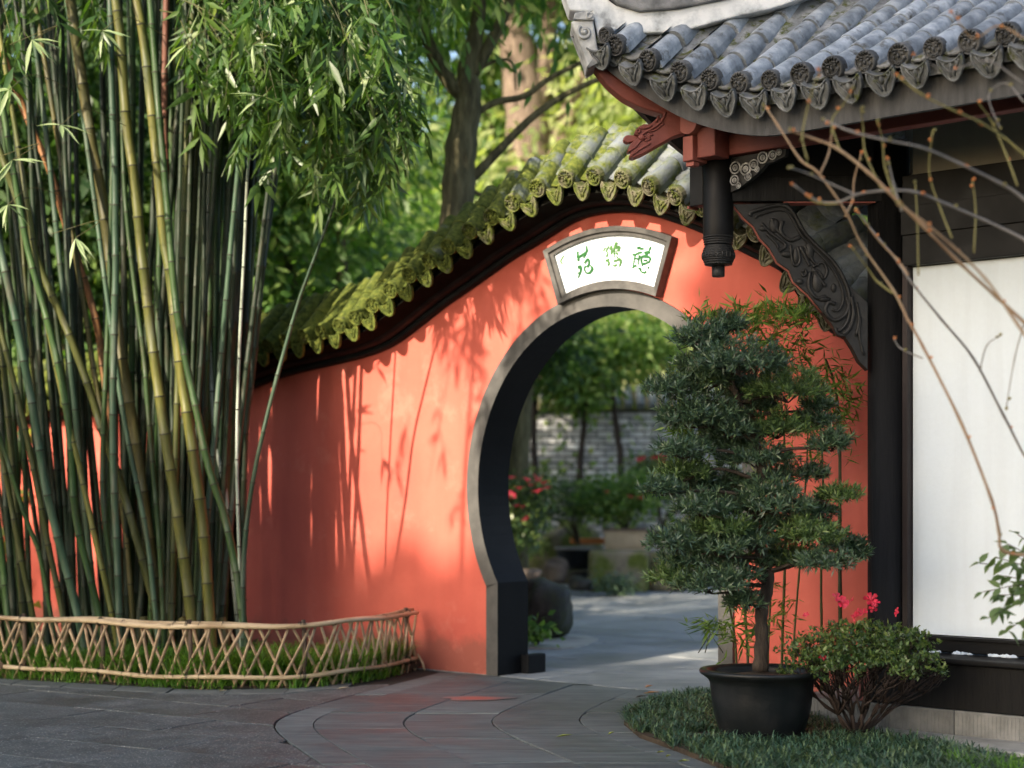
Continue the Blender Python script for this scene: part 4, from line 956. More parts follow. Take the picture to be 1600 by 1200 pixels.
# ================================================================== BAMBOO
BAM_GROUP = "bamboo culms of the clump behind the fence"
def culm(pts, r, kind, label, group=None, r1=None, nodes=.27, name="bamboo_culm"):
    """pts: world polyline from the ground up"""
    P = catmull(pts, 6); arcs = [0]
    for p, q in zip(P[:-1], P[1:]): arcs.append(arcs[-1] + (q - p).length)
    T = arcs[-1]; ax_ = np.array([[p.x, p.y, p.z] for p in P])
    def at(a): return Vector([float(np.interp(a, arcs, ax_[:, i])) for i in range(3)])
    r1 = r1 or r * .6; st, rr, mis = [], [], []; a = 0.0; ph = R.uniform(.05, nodes)
    nxt = ph
    def rad(a): return r + (r1 - r) * a / T
    st.append(at(0)); rr.append(rad(0) * 1.08)
    while nxt < T - .05:
        q = rad(nxt)
        for da, k, mi in ((-.020, 1.0, 0), (-.007, 1.09, 1), (.002, 1.14, 1), (.010, .97, 0)):
            st.append(at(nxt + da)); rr.append(q * k); mis.append(mi)
        # bends happen along the internode too
        nl = nodes * R.uniform(.82, 1.2) * (1 + .25 * nxt / T)
        if nxt + nl * .5 < T - .05: st.append(at(nxt + nl * .5)); rr.append(rad(nxt + nl * .5) * .985); mis.append(0)
        nxt += nl
    st.append(at(T)); rr.append(rad(T)); mis.append(0)
    while len(mis) < len(st) - 1: mis.append(0)
    # segment i joins ring i to ring i+1: dark where the node swells
    seg = [0] * (len(st) - 1); i = 1
    for j in range(len(seg)): seg[j] = 0
    for j in range(1, len(st) - 1):
        pass
    b = MB(); b.tube(st, rr, 9, mis=[1 if (mis[j - 1] if j > 0 else 0) and mis[j] else 0 for j in range(len(st) - 1)])
    o = b.build(name, [m_cul[kind], m_node], None, origin=P[0]); tag(o, label, "bamboo", group or BAM_GROUP); return o, at, T
def fromphoto(px, Y0, Y1, ztop=7.4):
    """px: photo points (x,y) from the lowest up; extended to the ground and above the frame"""
    px = sorted(px, key=lambda q: -q[1]); n = len(px); pts = []
    yl, yh = px[0][1], px[-1][1]
    Y = lambda y: Y0 + (Y1 - Y0) * min(1, max(0, (yl - y) / max(yl - yh, 1)))
    g0 = HY + F * H / Y0
    if g0 > yl + 4:
        sl = (px[0][0] - px[1][0]) / (px[0][1] - px[1][1]); pts.append(W(px[0][0] + sl * (g0 - yl) * .8, g0, Y0))
    for x, y in px: pts.append(W(x, y, Y(y)))
    a, c = pts[-2], pts[-1]; d = (c - a).normalized()
    while pts[-1].z < ztop - .3:
        d = (d + Vector((d.x * .05, d.y * .05, 0))).normalized(); pts.append(pts[-1] + d * .7)
    return pts
FRONT = [
 ("orange", .029, [(190, 950), (178, 720), (163, 593), (151, 505), (121, 405), (110, 377), (77, 263), (43, 187), (7, 90), (-20, 20)], 12.3, 12.0, "dead orange-brown bamboo culm slanting across the dark middle of the clump"),
 ("tan", .043, [(243, 927), (225, 790), (206, 657), (186, 533), (163, 333), (143, 223), (127, 117), (110, 0)], 11.9, 11.6, "thick tan-green culm with dark rings, base shaded by its neighbours"),
 ("yellow", .037, [(293, 918), (275, 790), (257, 675), (238, 537), (225, 427), (220, 383), (210, 283), (197, 187), (187, 50), (180, 0)], 11.45, 11.3, "thick yellow-green culm lit along its length, first of the bright pair"),
 ("yellow", .039, [(325, 927), (316, 812), (298, 684), (280, 560), (266, 427), (257, 383), (250, 300), (240, 200), (227, 83), (213, 0)], 11.5, 11.4, "thick yellow-green culm in front of a rusty one, second of the bright pair"),
 ("rust", .027, [(292, 700), (270, 440), (258, 233), (257, 133), (260, 0)], 12.0, 11.9, "rusty brown culm standing straight behind the bright yellow pair"),
 ("blue", .026, [(186, 945), (183, 859), (177, 720), (177, 583), (181, 423), (180, 383), (180, 283), (175, 150), (172, 0)], 11.35, 11.3, "pale green upright culm running straight from bed to top of the photo"),
 ("green", .019, [(172, 880), (160, 757), (167, 540), (172, 400), (176, 200), (172, 60)], 11.6, 11.7, "thin green culm close beside the pale upright one"),
 ("blue", .029, [(118, 945), (101, 880), (73, 767), (50, 630), (23, 492), (5, 409), (-20, 300)], 11.35, 11.1, "stout blue-green culm leaning outward at the open side of the clump"),
 ("green", .025, [(147, 927), (119, 812), (110, 693), (96, 592), (69, 482), (46, 400), (25, 290), (5, 170)], 11.5, 11.4, "mid green culm bowing outward behind the stout blue-green one"),
 ("olive", .029, [(196, 780), (160, 675), (142, 615), (105, 515), (64, 423), (30, 320), (5, 250)], 11.8, 11.6, "olive culm crossing behind the pale upright one as it leans"),
 ("olive", .020, [(48, 945), (32, 868), (18, 790), (0, 698), (-25, 590)], 11.6, 11.5, "small yellow-olive culm at the outer edge of the clump near the ground"),
 ("green", .016, [(76, 940), (60, 860), (41, 812), (9, 712), (-15, 640)], 11.5, 11.4, "slim green culm leaning low beside the small yellow-olive one"),
 ("yellow", .020, [(170, 936), (147, 835), (124, 730), (110, 675), (85, 560), (60, 430), (40, 300)], 11.45, 11.5, "slim yellow-stained green culm between mid green and pale upright ones"),
 ("green", .019, [(254, 941), (248, 835), (234, 675), (225, 560), (209, 437), (195, 300), (190, 150)], 11.55, 11.7, "slim green culm squeezed behind the first of the bright pair"),
 ("blue", .019, [(241, 941), (229, 835), (202, 698), (188, 620), (172, 500), (150, 330)], 11.4, 11.6, "slim blue-green culm crossing in front of the thick tan-green one"),
 ("green", .027, [(377, 945), (367, 881), (349, 799), (326, 730), (303, 620), (293, 578), (275, 476), (262, 330), (246, 150), (236, 20)], 11.3, 11.4, "clean green culm angled down to the tip of the clump by the wall"),
 ("pale", .017, [(365, 900), (352, 768), (337, 697), (332, 627), (326, 516), (322, 380), (330, 200)], 11.9, 11.9, "slim culm coated in white bloom beside the clean green one"),
 ("pale", .011, [(374, 880), (370, 715), (374, 547), (382, 383), (387, 267), (397, 143), (407, 33)], 11.3, 11.1, "thin silvery cane, the palest line in the clump"),
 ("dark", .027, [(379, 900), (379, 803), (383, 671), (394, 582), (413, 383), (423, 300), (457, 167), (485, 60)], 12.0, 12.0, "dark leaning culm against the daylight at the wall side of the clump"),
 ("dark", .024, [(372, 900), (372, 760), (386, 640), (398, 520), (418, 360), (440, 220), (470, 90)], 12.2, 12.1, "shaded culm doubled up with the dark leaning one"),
 ("olive", .014, [(345, 900), (343, 700), (347, 538), (359, 454), (375, 330), (400, 190), (430, 60)], 12.1, 12.2, "thin olive cane fanning toward the wall above the white-bloomed culm"),
 ("green", .020, [(10, 940), (-5, 800), (-30, 640)], 11.5, 11.3, "green culm at the very edge of the clump, half cut by the photo border"),
 ("tan", .021, [(206, 945), (196, 830), (181, 740), (150, 600), (135, 500), (115, 380), (95, 250)], 12.0, 12.0, "dull tan culm deep in the clump behind the pale upright one"),
 ("olive", .021, [(95, 945), (74, 845), (58, 760), (35, 650), (12, 560), (-10, 470)], 11.6, 11.5, "olive-green culm leaning outward between stout blue-green and slim green ones"),
]
culms = []
for kind, r, px, Ya, Yb, lab in FRONT:
    o, at, T = culm(fromphoto(px, Ya, Yb), r, kind, lab, r1=r * .72); culms.append((o, at, T))
# the lone culm that leans out over the wall
pts = [W(384, 958, 11.25)] and [W(382, HY + F * H / 11.3, 11.3), W(380, 892, 11.28), W(394, 759, 11.25), W(421, 635, 11.2), W(447, 538, 11.2), W(469, 463, 11.15), W(500, 380, 11.1), W(520, 325, 11.05), W(546, 245, 11.0)]
lone, lat, LT = culm(pts, .021, "blue", "lone green culm leaning far out across the red wall", r1=.008, nodes=.3)
# the shaded mass behind
def rear(kd, where): return 'slender %s culm in the shaded %s' % ({'dark': 'blackish-green', 'green': 'plain green', 'blue': 'blue-green', 'olive': 'olive'}[kd], where)
NR_ = 92
for i in range(NR_):
    u = i / (NR_ - 1) + R.uniform(-.02, .02); X0 = -3.95 + 1.95 * max(0.0, u) ** .85; Y0 = R.uniform(11.7, 12.75) - (.15 if u > .75 else 0)
    lean = -.26 + .46 * u + R.gauss(0, .06)
    if u > .85: lean = abs(lean) * .45
    z = 0; pts = [Vector((X0, Y0, 0))]; x, y = X0, Y0; ll = lean * .55
    for q in range(11): ll += lean * .05; x += ll * .66; y += R.uniform(-.03, .03); z += .66; pts.append(Vector((x, y, z)))
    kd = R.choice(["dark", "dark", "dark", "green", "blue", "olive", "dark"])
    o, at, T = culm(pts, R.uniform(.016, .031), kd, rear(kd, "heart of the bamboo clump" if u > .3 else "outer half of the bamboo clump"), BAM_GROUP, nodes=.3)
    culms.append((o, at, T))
for i in range(30):       # the tight wall-side flank that throws the broad shadow on the plaster
    X0 = R.uniform(-2.55, -1.96); Y0 = R.uniform(11.9, 12.5); lean = R.uniform(.0, .10); pts = [Vector((X0, Y0, 0))]; x = X0; ll = lean * .3
    for q in range(11): ll += lean * .05; x += ll * .66; pts.append(Vector((x, Y0, .66 * (q + 1))))
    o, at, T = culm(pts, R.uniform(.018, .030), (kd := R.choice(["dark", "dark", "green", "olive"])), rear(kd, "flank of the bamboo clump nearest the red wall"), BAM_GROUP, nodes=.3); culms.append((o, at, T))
for i in range(12):
    X0 = -4.9 + 1.2 * i / 11; Y0 = R.uniform(11.8, 13.0); pts = [Vector((X0, Y0, 0))]; x = X0; ll = -.03 + R.gauss(0, .05)
    for q in range(9): ll += R.uniform(-.02, .0); x += ll * .66; pts.append(Vector((x, Y0, .66 * (q + 1))))
    o, at, T = culm(pts, R.uniform(.016, .028), (kd := R.choice(["dark", "green", "blue"])), rear(kd, "outermost fringe of the bamboo clump"), BAM_GROUP, nodes=.3); culms.append((o, at, T))
# dry sheaths and stubs at the foot
b = MB()
for i in range(190):
    x = R.uniform(-3.4, -1.72); y = R.uniform(11.25, 12.4); p = Vector((x, y, .04 + R.uniform(0, .05))); d = Vector((R.uniform(-1, 1), R.uniform(-1, 1), R.uniform(-.1, .9))).normalized(); l = R.uniform(.08, .24); s = d.orthogonal().normalized() * R.uniform(.012, .028)
    b.add([p - s, p + s, p + d * l * .6 + s * .9, p + d * l, p + d * l * .6 - s * .9], [(0, 1, 2, 3, 4)])
tag(b.build("dry_sheaths", m_sheath), "dry papery sheaths littered around the feet of the bamboo", kind="stuff")
for i, (px_, py_) in enumerate(((350, 940), (318, 944), (222, 946), (300, 938))):
    b = MB(); c0 = W(px_, HY + F * H / 11.6, 11.6); h = R.uniform(.30, .44)
    b.tube([c0, c0 + Vector((R.uniform(-.05, .05), 0, h * .6)), c0 + Vector((R.uniform(-.12, .02), 0, h))], [.034, .034, .026], 8)
    o = b.build("bamboo_stump", m_cul["tan"]); tag(o, ["short cut bamboo stump at the wall end of the clump", "cut bamboo stump beneath the second bright yellow culm", "cut bamboo stump beneath the first bright yellow culm", "cut bamboo stump between the two bright yellow culms"][i], "bamboo stump", "cut stumps among the bamboo")

# ---------------- leaf sprays
def spray_mesh(name, nl, ln, mat, seed, wid=.10, twig=.30):
    rs = np.random.default_rng(seed); P, D, L = [], [], []
    tw = [np.zeros(3)]; d = nrm(np.array([rs.uniform(-.5, .5), rs.uniform(-.5, .5), -1.0]))
    for i in range(6): d = nrm(d + rs.normal(size=3) * .16 + [0, 0, -.10]); tw.append(tw[-1] + d * twig / 6)
    for i in range(nl):
        t = .2 + .8 * (i + rs.uniform(-.2, .2)) / nl; k = min(5, max(0, int(t * 6))); p = tw[k] + (tw[k + 1] - tw[k]) * (t * 6 - k if t < 1 else 1)
        dd = nrm(np.array([rs.normal() * .62, rs.normal() * .62, -rs.uniform(.35, 1.15)])); P.append(p); D.append(dd); L.append(ln * rs.uniform(.65, 1.2))
    for i in range(2): P.append(tw[-1]); D.append(nrm(np.array([rs.normal() * .3, rs.normal() * .3, -1]))); L.append(ln)
    L = np.array(L); st = np.random.get_state
    V, Fc = leaves(P, D, L, L * wid, U=rs.normal(size=(len(P), 3)) + np.array([0, -.3, .6]), droop=.06, fold=.25, pos=.36)
    b = MB(); b.tube([Vector(t) for t in tw], [.0028, .0025, .002, .002, .0016, .0013, .001], 4)
    V2 = np.array(b.v); F2 = np.array([f for f in b.f if len(f) == 4]); F2 = np.concatenate([F2[:, [0, 1, 2]], F2[:, [0, 2, 3]]])
    V, Fc = join([(V, Fc), (V2, F2)])
    return mesh_np(name, V, Fc, mat)
sprays = [spray_mesh("bamboo_spray", R.choice([9, 11, 13]), .19, m_bleaf, 100 + i, twig=R.uniform(.25, .42)) for i in range(10)]
palesp = [spray_mesh("pale_spray", 6, .19, m_bpale, 200 + i, wid=.095, twig=.16) for i in range(4)]
def rotz(a): return Matrix.Rotation(a, 4, 'Z')
nsp = 0
def branch(start, end, o, n, sag=.35, pale=0.0, scale=1.0, dens=1.0):
    """a drooping branchlet (part of culm o) with leaf sprays along it"""
    global nsp
    s, e = Vector(start), Vector(end); mid = (s + e) / 2 + UP * sag
    pts = catmull([s, mid, e], 6); b = MB(); b.tube(pts, [.007 * (1 - .75 * i / len(pts)) for i in range(len(pts))], 4)
    br = b.build("branchlet", m_cul["olive"], o, origin=s)
    for i in range(n):
        t = .18 + .82 * (i + R.random()) / n; q = t * (len(pts) - 1); k = min(int(q), len(pts) - 2); p = pts[k].lerp(pts[k + 1], q - k)
        p = p + Vector((R.gauss(0, .08), R.gauss(0, .12), R.gauss(0, .06)))
        me = R.choice(palesp) if R.random() < pale else R.choice(sprays)
        M = Matrix.Translation(p) @ rotz(R.uniform(0, 2 * PI)) @ Matrix.Rotation(R.gauss(0, .35), 4, 'X') @ Matrix.Scale(scale * R.uniform(.75, 1.2), 4)
        put("leaf_spray", me, br, M); nsp += 1
wallside = [culms[i] for i in (15, 16, 18, 19, 20)] + [(lone, lat, LT)]
right_c = [culms[i][0] for i in (15, 16, 18, 19, 20)] + [lone]
# curtain of foliage over the gap between the clump and the trees
for i in range(62):
    ex = R.uniform(395, 672); lim = interp([395, 470, 560, 630, 672], [215, 235, 320, 270, 150], ex)
    ey = lim * R.uniform(.05, 1.0) ** .85; Y = R.uniform(10.3, 12.3)
    sx = ex - R.uniform(30, 190); sy = ey - R.uniform(120, 330)
    branch(W(sx, sy, min(12.4, Y + R.uniform(.0, .6))), W(ex, ey, Y), R.choice(right_c), R.choice([5, 6, 7]), R.uniform(.1, .35), pale=.05)
for ex, ey in ((640, 330), (625, 290), (600, 300), (540, 240), (556, 262)):
    branch(W(ex - 60, ey - 260, 10.9), W(ex, ey - 70, 10.6), lone, 5, .25, pale=.15)
# lighter foliage over the clump itself
for i in range(17):
    ex = R.choice((R.uniform(-10, 420), R.uniform(270, 420))); ey = R.uniform(-60, 110) if ex < 270 else R.uniform(-30, 210); Y = R.uniform(10.7, 11.9)
    branch(W(ex - R.uniform(-60, 90), ey - R.uniform(110, 220), Y + .4), W(ex, ey, Y), R.choice(culms[:24])[0], R.choice([3, 4]), .2, pale=.08)
for i in range(40):      # crown of the clump above the picture
    c_ = R.choice(culms); p = c_[1](c_[2] * R.uniform(.86, 1.0)); e = p + Vector((R.uniform(-.9, .9), R.uniform(-.9, .9), R.uniform(-.2, .6)))
    branch(p, e, c_[0], 6, .25)
# an unseen culm added outside the picture whose leaves dapple the sunlit plaster
oc, oat, oT = culm([Vector((-4.6, 7.2, 0)), Vector((-4.5, 7.3, 2.0)), Vector((-4.2, 7.5, 4.0)), Vector((-3.6, 7.9, 5.2)), Vector((-3.0, 8.3, 5.6))], .026, "green", "unseen arching culm added to throw leaf shadows on the wall", BAM_GROUP)
for i in range(17):
    a_ = R.uniform(-8.9, -6.2); q_ = R.uniform(5.2, 7.0); m_ = 8.41 - R.uniform(4.2, 5.6); v_ = DX * a_ + DY * m_; e_ = Vector((v_.x, v_.y, q_ - math.tan(SUN_EL) * m_))
    branch(oat(oT * R.uniform(.75, 1.0)), e_, oc, R.choice([2, 3]), .25)
# pale near clusters with leaves that can be picked out one by one
lv = []
for wd in (.011, .014):
    b = MB(); b.add([(0, 0, 0), (.05, wd * .9, .003), (.05, 0, -.003), (.05, -wd * .9, .003), (.10, wd, .0), (.10, 0, -.006), (.10, -wd, 0), (.19, 0, -.02)], [(0, 2, 1), (0, 3, 2), (1, 2, 5, 4), (2, 3, 6, 5), (4, 5, 7), (5, 6, 7)], 0, True); lv.append(b.mesh("single_leaf", m_bpale))
for ci, (px_, py_, kk) in enumerate(((50, 62, 6), (160, 48, 6), (95, 195, 4), (14, 140, 5), (12, 320, 6), (118, 372, 5), (292, 70, 4), (20, 250, 4), (395, 70, 5), (410, 150, 4))):
    Y = 10.4; p = W(px_, py_, Y); host = culms[[0, 5, 8, 9, 7, 6, 3, 9, 17, 17][ci]][0]
    b = MB(); b.tube(catmull([p + Vector((.28 * R.choice((-1, 1)), .5, .10)), p + Vector((.1, .2, .14)), p], 5), .0022, 4); tw = b.build("twig", m_cul["tan"], host, origin=p)
    for k in range(kk):
        d = Vector((R.uniform(-1, 1), R.uniform(-.6, .3), R.uniform(-1.0, .12))).normalized(); u = Vector((R.gauss(0, .4), -.7, 1)).normalized()
        put("leaf", R.choice(lv), tw, axes(p, d, (u - d * u.dot(d)).normalized()) @ Matrix.Scale(R.uniform(.8, 1.15), 4))
# ================================================================== TREES BEYOND THE WALL
def crown_arrays(n_clumps, per, ell, leaf, wid, spread, seed, droop=.1, hang=0.0):
    rs = np.random.default_rng(seed); ell = np.array(ell, float)          # rows: cx cy cz rx ry rz
    vol = (ell[:, 3] * ell[:, 4] * ell[:, 5]) ** .75; idx = rs.choice(len(ell), n_clumps, p=vol / vol.sum()); e = ell[idx]
    d = nrm(rs.normal(size=(n_clumps, 3))); r = rs.uniform(.15, 1.0, n_clumps) ** .45
    C_ = e[:, :3] + d * r[:, None] * e[:, 3:]
    P = np.repeat(C_, per, 0) + rs.normal(size=(n_clumps * per, 3)) * spread * np.array([1, 1, .75 + hang])
    D = nrm(P - np.repeat(C_, per, 0) + rs.normal(size=P.shape) * spread * .8 + np.array([0, 0, -.25 - hang]) * spread * 2)
    L = rs.uniform(.6, 1.25, len(P)) * leaf
    return leaves(P, D, L, L * wid, U=rs.normal(size=P.shape) * .7 + np.array([0, -.2, .9]), droop=droop)
def tree(name, label, base, trunk, limbs, ells, mat, bark, n_clumps, per, leaf, wid=.22, spread=.35, seed=1, group=None, cat="tree", hang=0.0):
    """trunk: [(point, radius)], limbs: list of the same; ells in world coordinates"""
    t = thing(name, base, label, cat, group)
    b = MB(); tp_ = catmull([q[0] for q in trunk], 5); rr = np.interp(np.linspace(0, 1, len(tp_)), np.linspace(0, 1, len(trunk)), [q[1] for q in trunk])
    rr = [r * (1 + .06 * math.sin(i * 1.7)) for i, r in enumerate(rr)]
    b.tube(tp_, rr, 12); b.build("trunk", bark, t, origin=base)
    for lb in limbs:
        b = MB(); lp = catmull([q[0] for q in lb], 5); rr = np.interp(np.linspace(0, 1, len(lp)), np.linspace(0, 1, len(lb)), [q[1] for q in lb]); b.tube(lp, list(rr), 7); b.build("limb", bark, t, origin=lb[0][0])
    if n_clumps:
        V, Fc = crown_arrays(n_clumps, per, ells, leaf, wid, spread, seed, hang=hang); V = V - np.array(base)
        put("crown", mesh_np("crown", V, Fc, mat), t, Matrix.Translation(Vector(base)))
    return t
# slim-trunked tree just behind the coping
Y = 14.5; g = lambda x, y, r, Y=14.5: (W(x, y, Y), r)
tree("garden_tree", "slim dark-barked tree forking behind the mossy coping", (-.43, Y, 0),
     [g(712, HY + F * H / Y, .18), g(716, 600, .165), g(713, 400, .15), g(716, 300, .142), g(722, 220, .132), g(733, 150, .11), g(730, 110, .085), g(742, 60, .07), g(752, -20, .05), g(760, -160, .03)],
     [[g(733, 155, .075), g(705, 130, .068), g(680, 90, .06), g(668, 60, .055), g(650, 0, .045), g(620, -90, .03)],
      [g(738, 115, .06), g(765, 70, .052), g(785, 30, .046), g(800, -10, .04), g(830, -120, .025)],
      [g(718, 292, .05), g(745, 272, .043), g(780, 235, .038), g(830, 185, .032), g(880, 150, .028), g(940, 122, .022), g(1010, 95, .015)],
      [g(740, 180, .03), g(775, 160, .03), g(820, 150, .027), g(860, 122, .024), g(910, 97, .02), g(990, 60, .013)],
      [g(735, 296, .022), g(755, 306, .018), g(790, 310, .012)], [g(745, 110, .02), g(775, 95, .016), g(800, 98, .012), g(806, 140, .007)]],
     [(-1.1, 14.3, 5.5, 1.0, .8, .6), (-.2, 14.5, 6.6, 2.4, 1.6, .9), (-1.5, 14.2, 4.7, .5, .5, .5), (.6, 15, 5.6, .6, .4, .35)], m_tleaf, m_bark, 380, 26, .16, .17, .2, 11, hang=.6)
Y = 27.0; g2 = lambda x, y, r: (W(x, y, 27.0), r * 1.32)
tree("garden_tree", "thick reddish-brown trunk forking low behind the slim dark tree", (.26, 27, 0),
     [g2(826, HY + F * H / Y, .34), g2(828, 600, .31), g2(830, 400, .28), g2(828, 280, .27), g2(824, 200, .26), g2(812, 110, .22), g2(800, 20, .19), g2(790, -120, .14)],
     [[g2(846, 300, .17), g2(868, 235, .15), g2(890, 185, .14), g2(905, 140, .13), g2(922, 80, .11), g2(935, 10, .09), g2(950, -120, .06)], [g2(830, 190, .15), g2(850, 120, .12), g2(858, 40, .1), g2(866, -100, .07)]],
     [(-.4, 27, 10.2, 2.8, 2, 1.4), (1.4, 27.4, 10.4, 2.6, 2, 1.4)], m_tleaf, m_barkr, 420, 26, .24, .2, .35, 12, hang=.4)
BG = [
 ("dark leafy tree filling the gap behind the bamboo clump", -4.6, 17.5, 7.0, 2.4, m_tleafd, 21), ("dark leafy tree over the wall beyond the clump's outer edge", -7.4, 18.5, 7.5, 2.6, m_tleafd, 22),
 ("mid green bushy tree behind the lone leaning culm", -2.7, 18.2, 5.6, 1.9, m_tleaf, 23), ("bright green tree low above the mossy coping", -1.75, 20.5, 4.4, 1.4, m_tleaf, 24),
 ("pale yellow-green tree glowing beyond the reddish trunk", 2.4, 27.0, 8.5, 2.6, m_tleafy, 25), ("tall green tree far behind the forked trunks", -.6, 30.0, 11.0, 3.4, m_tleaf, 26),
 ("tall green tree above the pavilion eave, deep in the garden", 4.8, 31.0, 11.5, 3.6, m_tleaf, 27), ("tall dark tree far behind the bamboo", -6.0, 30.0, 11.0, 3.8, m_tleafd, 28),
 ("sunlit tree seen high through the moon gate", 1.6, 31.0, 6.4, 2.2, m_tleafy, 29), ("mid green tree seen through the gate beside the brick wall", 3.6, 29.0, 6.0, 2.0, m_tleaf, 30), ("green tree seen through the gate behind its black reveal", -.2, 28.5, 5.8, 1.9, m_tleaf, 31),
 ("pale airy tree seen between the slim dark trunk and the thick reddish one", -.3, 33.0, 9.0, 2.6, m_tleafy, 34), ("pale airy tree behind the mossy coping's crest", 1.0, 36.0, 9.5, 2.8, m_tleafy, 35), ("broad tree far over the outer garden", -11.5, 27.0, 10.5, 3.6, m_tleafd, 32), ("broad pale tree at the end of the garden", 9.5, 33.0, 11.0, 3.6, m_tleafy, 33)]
for lab, x, y, h, r, mt, sd in BG:
    rs = random.Random(sd); z0 = h * .25
    ells = [(x + rs.uniform(-.5, .5) * r, y + rs.uniform(-.4, .4) * r, z0 + (h - z0) * (.25 + .6 * q / 5), r * rs.uniform(.5, .8), r * rs.uniform(.45, .7), (h - z0) * .2) for q in range(6)]
    lm = [[(Vector((x, y, h * .4)), .09), (Vector((x + rs.uniform(-1, 1) * r * .5, y + rs.uniform(-.5, .5), h * .6)), .06), (Vector((x + rs.uniform(-1, 1) * r * .8, y, h * .8)), .03)] for q in range(4)]
    big = y > 24
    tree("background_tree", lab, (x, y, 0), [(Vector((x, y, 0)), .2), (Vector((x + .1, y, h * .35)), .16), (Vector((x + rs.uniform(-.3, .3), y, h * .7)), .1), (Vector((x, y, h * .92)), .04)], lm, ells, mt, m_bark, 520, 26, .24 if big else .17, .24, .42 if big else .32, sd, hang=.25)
# far wood that closes the view
rs = np.random.default_rng(5); n = 26000
P = np.stack([rs.uniform(-32, 34, n), rs.uniform(40, 52, n), rs.uniform(0, 1, n) ** .8 * 13.5], 1); P[:, 2] *= .75 + .25 * np.sin(P[:, 0] * .55) * np.sin(P[:, 0] * .23 + 1)
V, Fc = leaves(P, rdir(n, -.3), rs.uniform(.35, .8, n), rs.uniform(.12, .26, n)); tag(put("distant_woods", mesh_np("distant_woods", V, Fc, m_tleaf)), "soft far wood closing the view behind the garden", kind="stuff")
# undergrowth behind the garden wall
n = 12000; P = np.stack([NR.uniform(-9, 7, n), NR.uniform(15.2, 17.0, n), NR.uniform(0, 1, n) ** 1.3 * 2.6], 1); P[:, 1] += (P[:, 0] > -1.2) * 9.5; P[:, 2] *= np.where(P[:, 0] > -1.2, .9, 1)
V, Fc = leaves(P, rdir(n, -.1), NR.uniform(.12, .24, n), NR.uniform(.03, .05, n)); tag(put("undergrowth", mesh_np("undergrowth", V, Fc, m_tleaf)), "dim shrubs massed behind the garden wall", kind="stuff")

# ================================================================== THE COURT BEYOND THE GATE
def rock(name, label, cat, c, size, mat, seed, flat=0.0, group=None):
    rs = random.Random(seed); b = MB(); n, m_ = 26, 15; V = []
    ph = [rs.uniform(0, 6) for _ in range(6)]
    for i in range(m_ + 1):
        th = PI * i / m_
        for k in range(n):
            a = 2 * PI * k / n; q = 1 + .16 * math.sin(2 * a + ph[0] + i * .3) + .10 * math.sin(3 * a + ph[1] + th * 2) + .08 * math.sin(5 * a + ph[2] + th * 3) + rs.uniform(-.022, .022)
            sx = abs(math.sin(th)) ** .55
            V.append(Vector(c) + Vector((size[0] * sx * math.cos(a) * q, size[1] * sx * math.sin(a) * q, size[2] * (.5 + .5 * math.copysign(abs(math.cos(th)) ** .6, math.cos(th))) * (1 + .12 * math.sin(a + ph[3])))))
    b.add(V, [(i * n + k, (i + 1) * n + k, (i + 1) * n + (k + 1) % n, i * n + (k + 1) % n) for i in range(m_) for k in range(n)], 0, True)
    return tag(b.build(name, mat, None, origin=c), label, cat, group)
def G(px, py): Y = F * H / (py - HY); return W(px, py, Y)
rock("boulder", "dark rough boulder just inside the moon gate beside the path", "rock", G(852, 1000) + Vector((0, .2, 0)), (.24, .3, .46), m_mossdark, 3)
rock("flat_stone", "flat reddish-brown stone perched beyond the dark boulder", "rock", G(822, 965) + Vector((.02, .3, .36)), (.14, .2, .10), m_brownst, 4)
b = MB(); b.boxf(.0, .74, 0, .42, 0, .52, lambda x, y, z: G(920, 926) + Vector((x + .03 * z, y + .08 * z, z))); o = b.build("mossy_block", m_mossrock, None, bevel=.05); tag(o, "squared mossy stone block carrying the buff planter", "stone block")
rock("boulder", "mossy round boulder behind the block, under the red azalea", "rock", W(874, 872, 23.5) - UP * .35, (.45, .4, .78), m_mossrock, 6)
rock("boulder", "small tan stone between boulder and mossy block", "rock", W(868, 897, 21.6) - UP * .12, (.16, .2, .30), m_brownst, 7)
rock("boulder", "mossy stone half hidden behind the potted pine's lower foliage", "rock", W(1040, 915, 21.8) - UP * .1, (.32, .3, .48), m_mossrock, 8)
rock("boulder", "low dark stone at the foot of the mossy block", "rock", W(908, 920, 20.8) - UP * .02, (.16, .16, .16), m_mossdark, 9)
# soil ring around the boulder with small leafy plant
b = MB(); cc = G(852, 1003); pts = [cc + Vector((.42 * math.cos(a) * (1 + .15 * math.sin(3 * a)), .72 * math.sin(a), .012)) for a in np.linspace(0, 2 * PI, 20)[:-1]]
b.prism(pts, UP * -.03); tag(b.build("soil_ring", m_apron), "pale gravelly bed around the dark boulder", kind="structure")
def bush(name, label, cat, base, ells, mat, n_cl, per, leaf, wid, spread, seed, stems=5, flowers=None, fsize=.06, fpos=None, group=None, bark=None):
    t = thing(name, base, label, cat, group); b = MB()
    for i in range(stems):
        e = ells[i % len(ells)]; q = Vector(e[:3]) + Vector((R.uniform(-.4, .4) * e[3], 0, R.uniform(-.2, .3) * e[5])); b.tube(catmull([Vector(base), Vector(base).lerp(q, .5) + Vector((R.uniform(-.05, .05), 0, .02)), q], 4), [.02, .017, .014, .012, .011, .010, .009, .008, .006][:9], 5)
    b.build("stems", bark or m_barkd, t, origin=base)
    V, Fc = crown_arrays(n_cl, per, ells, leaf, wid, spread, seed); V = V - np.array(base); put("foliage", mesh_np("foliage", V, Fc, mat), t, Matrix.Translation(Vector(base)))
    for p in (fpos or []): put("flower", FLW, t, Matrix.Translation(Vector(p)) @ rotz(R.uniform(0, 6)) @ Matrix.Rotation(R.uniform(-.5, .9), 4, 'X') @ Matrix.Scale(fsize / .05 * R.uniform(.8, 1.2), 4))
    return t
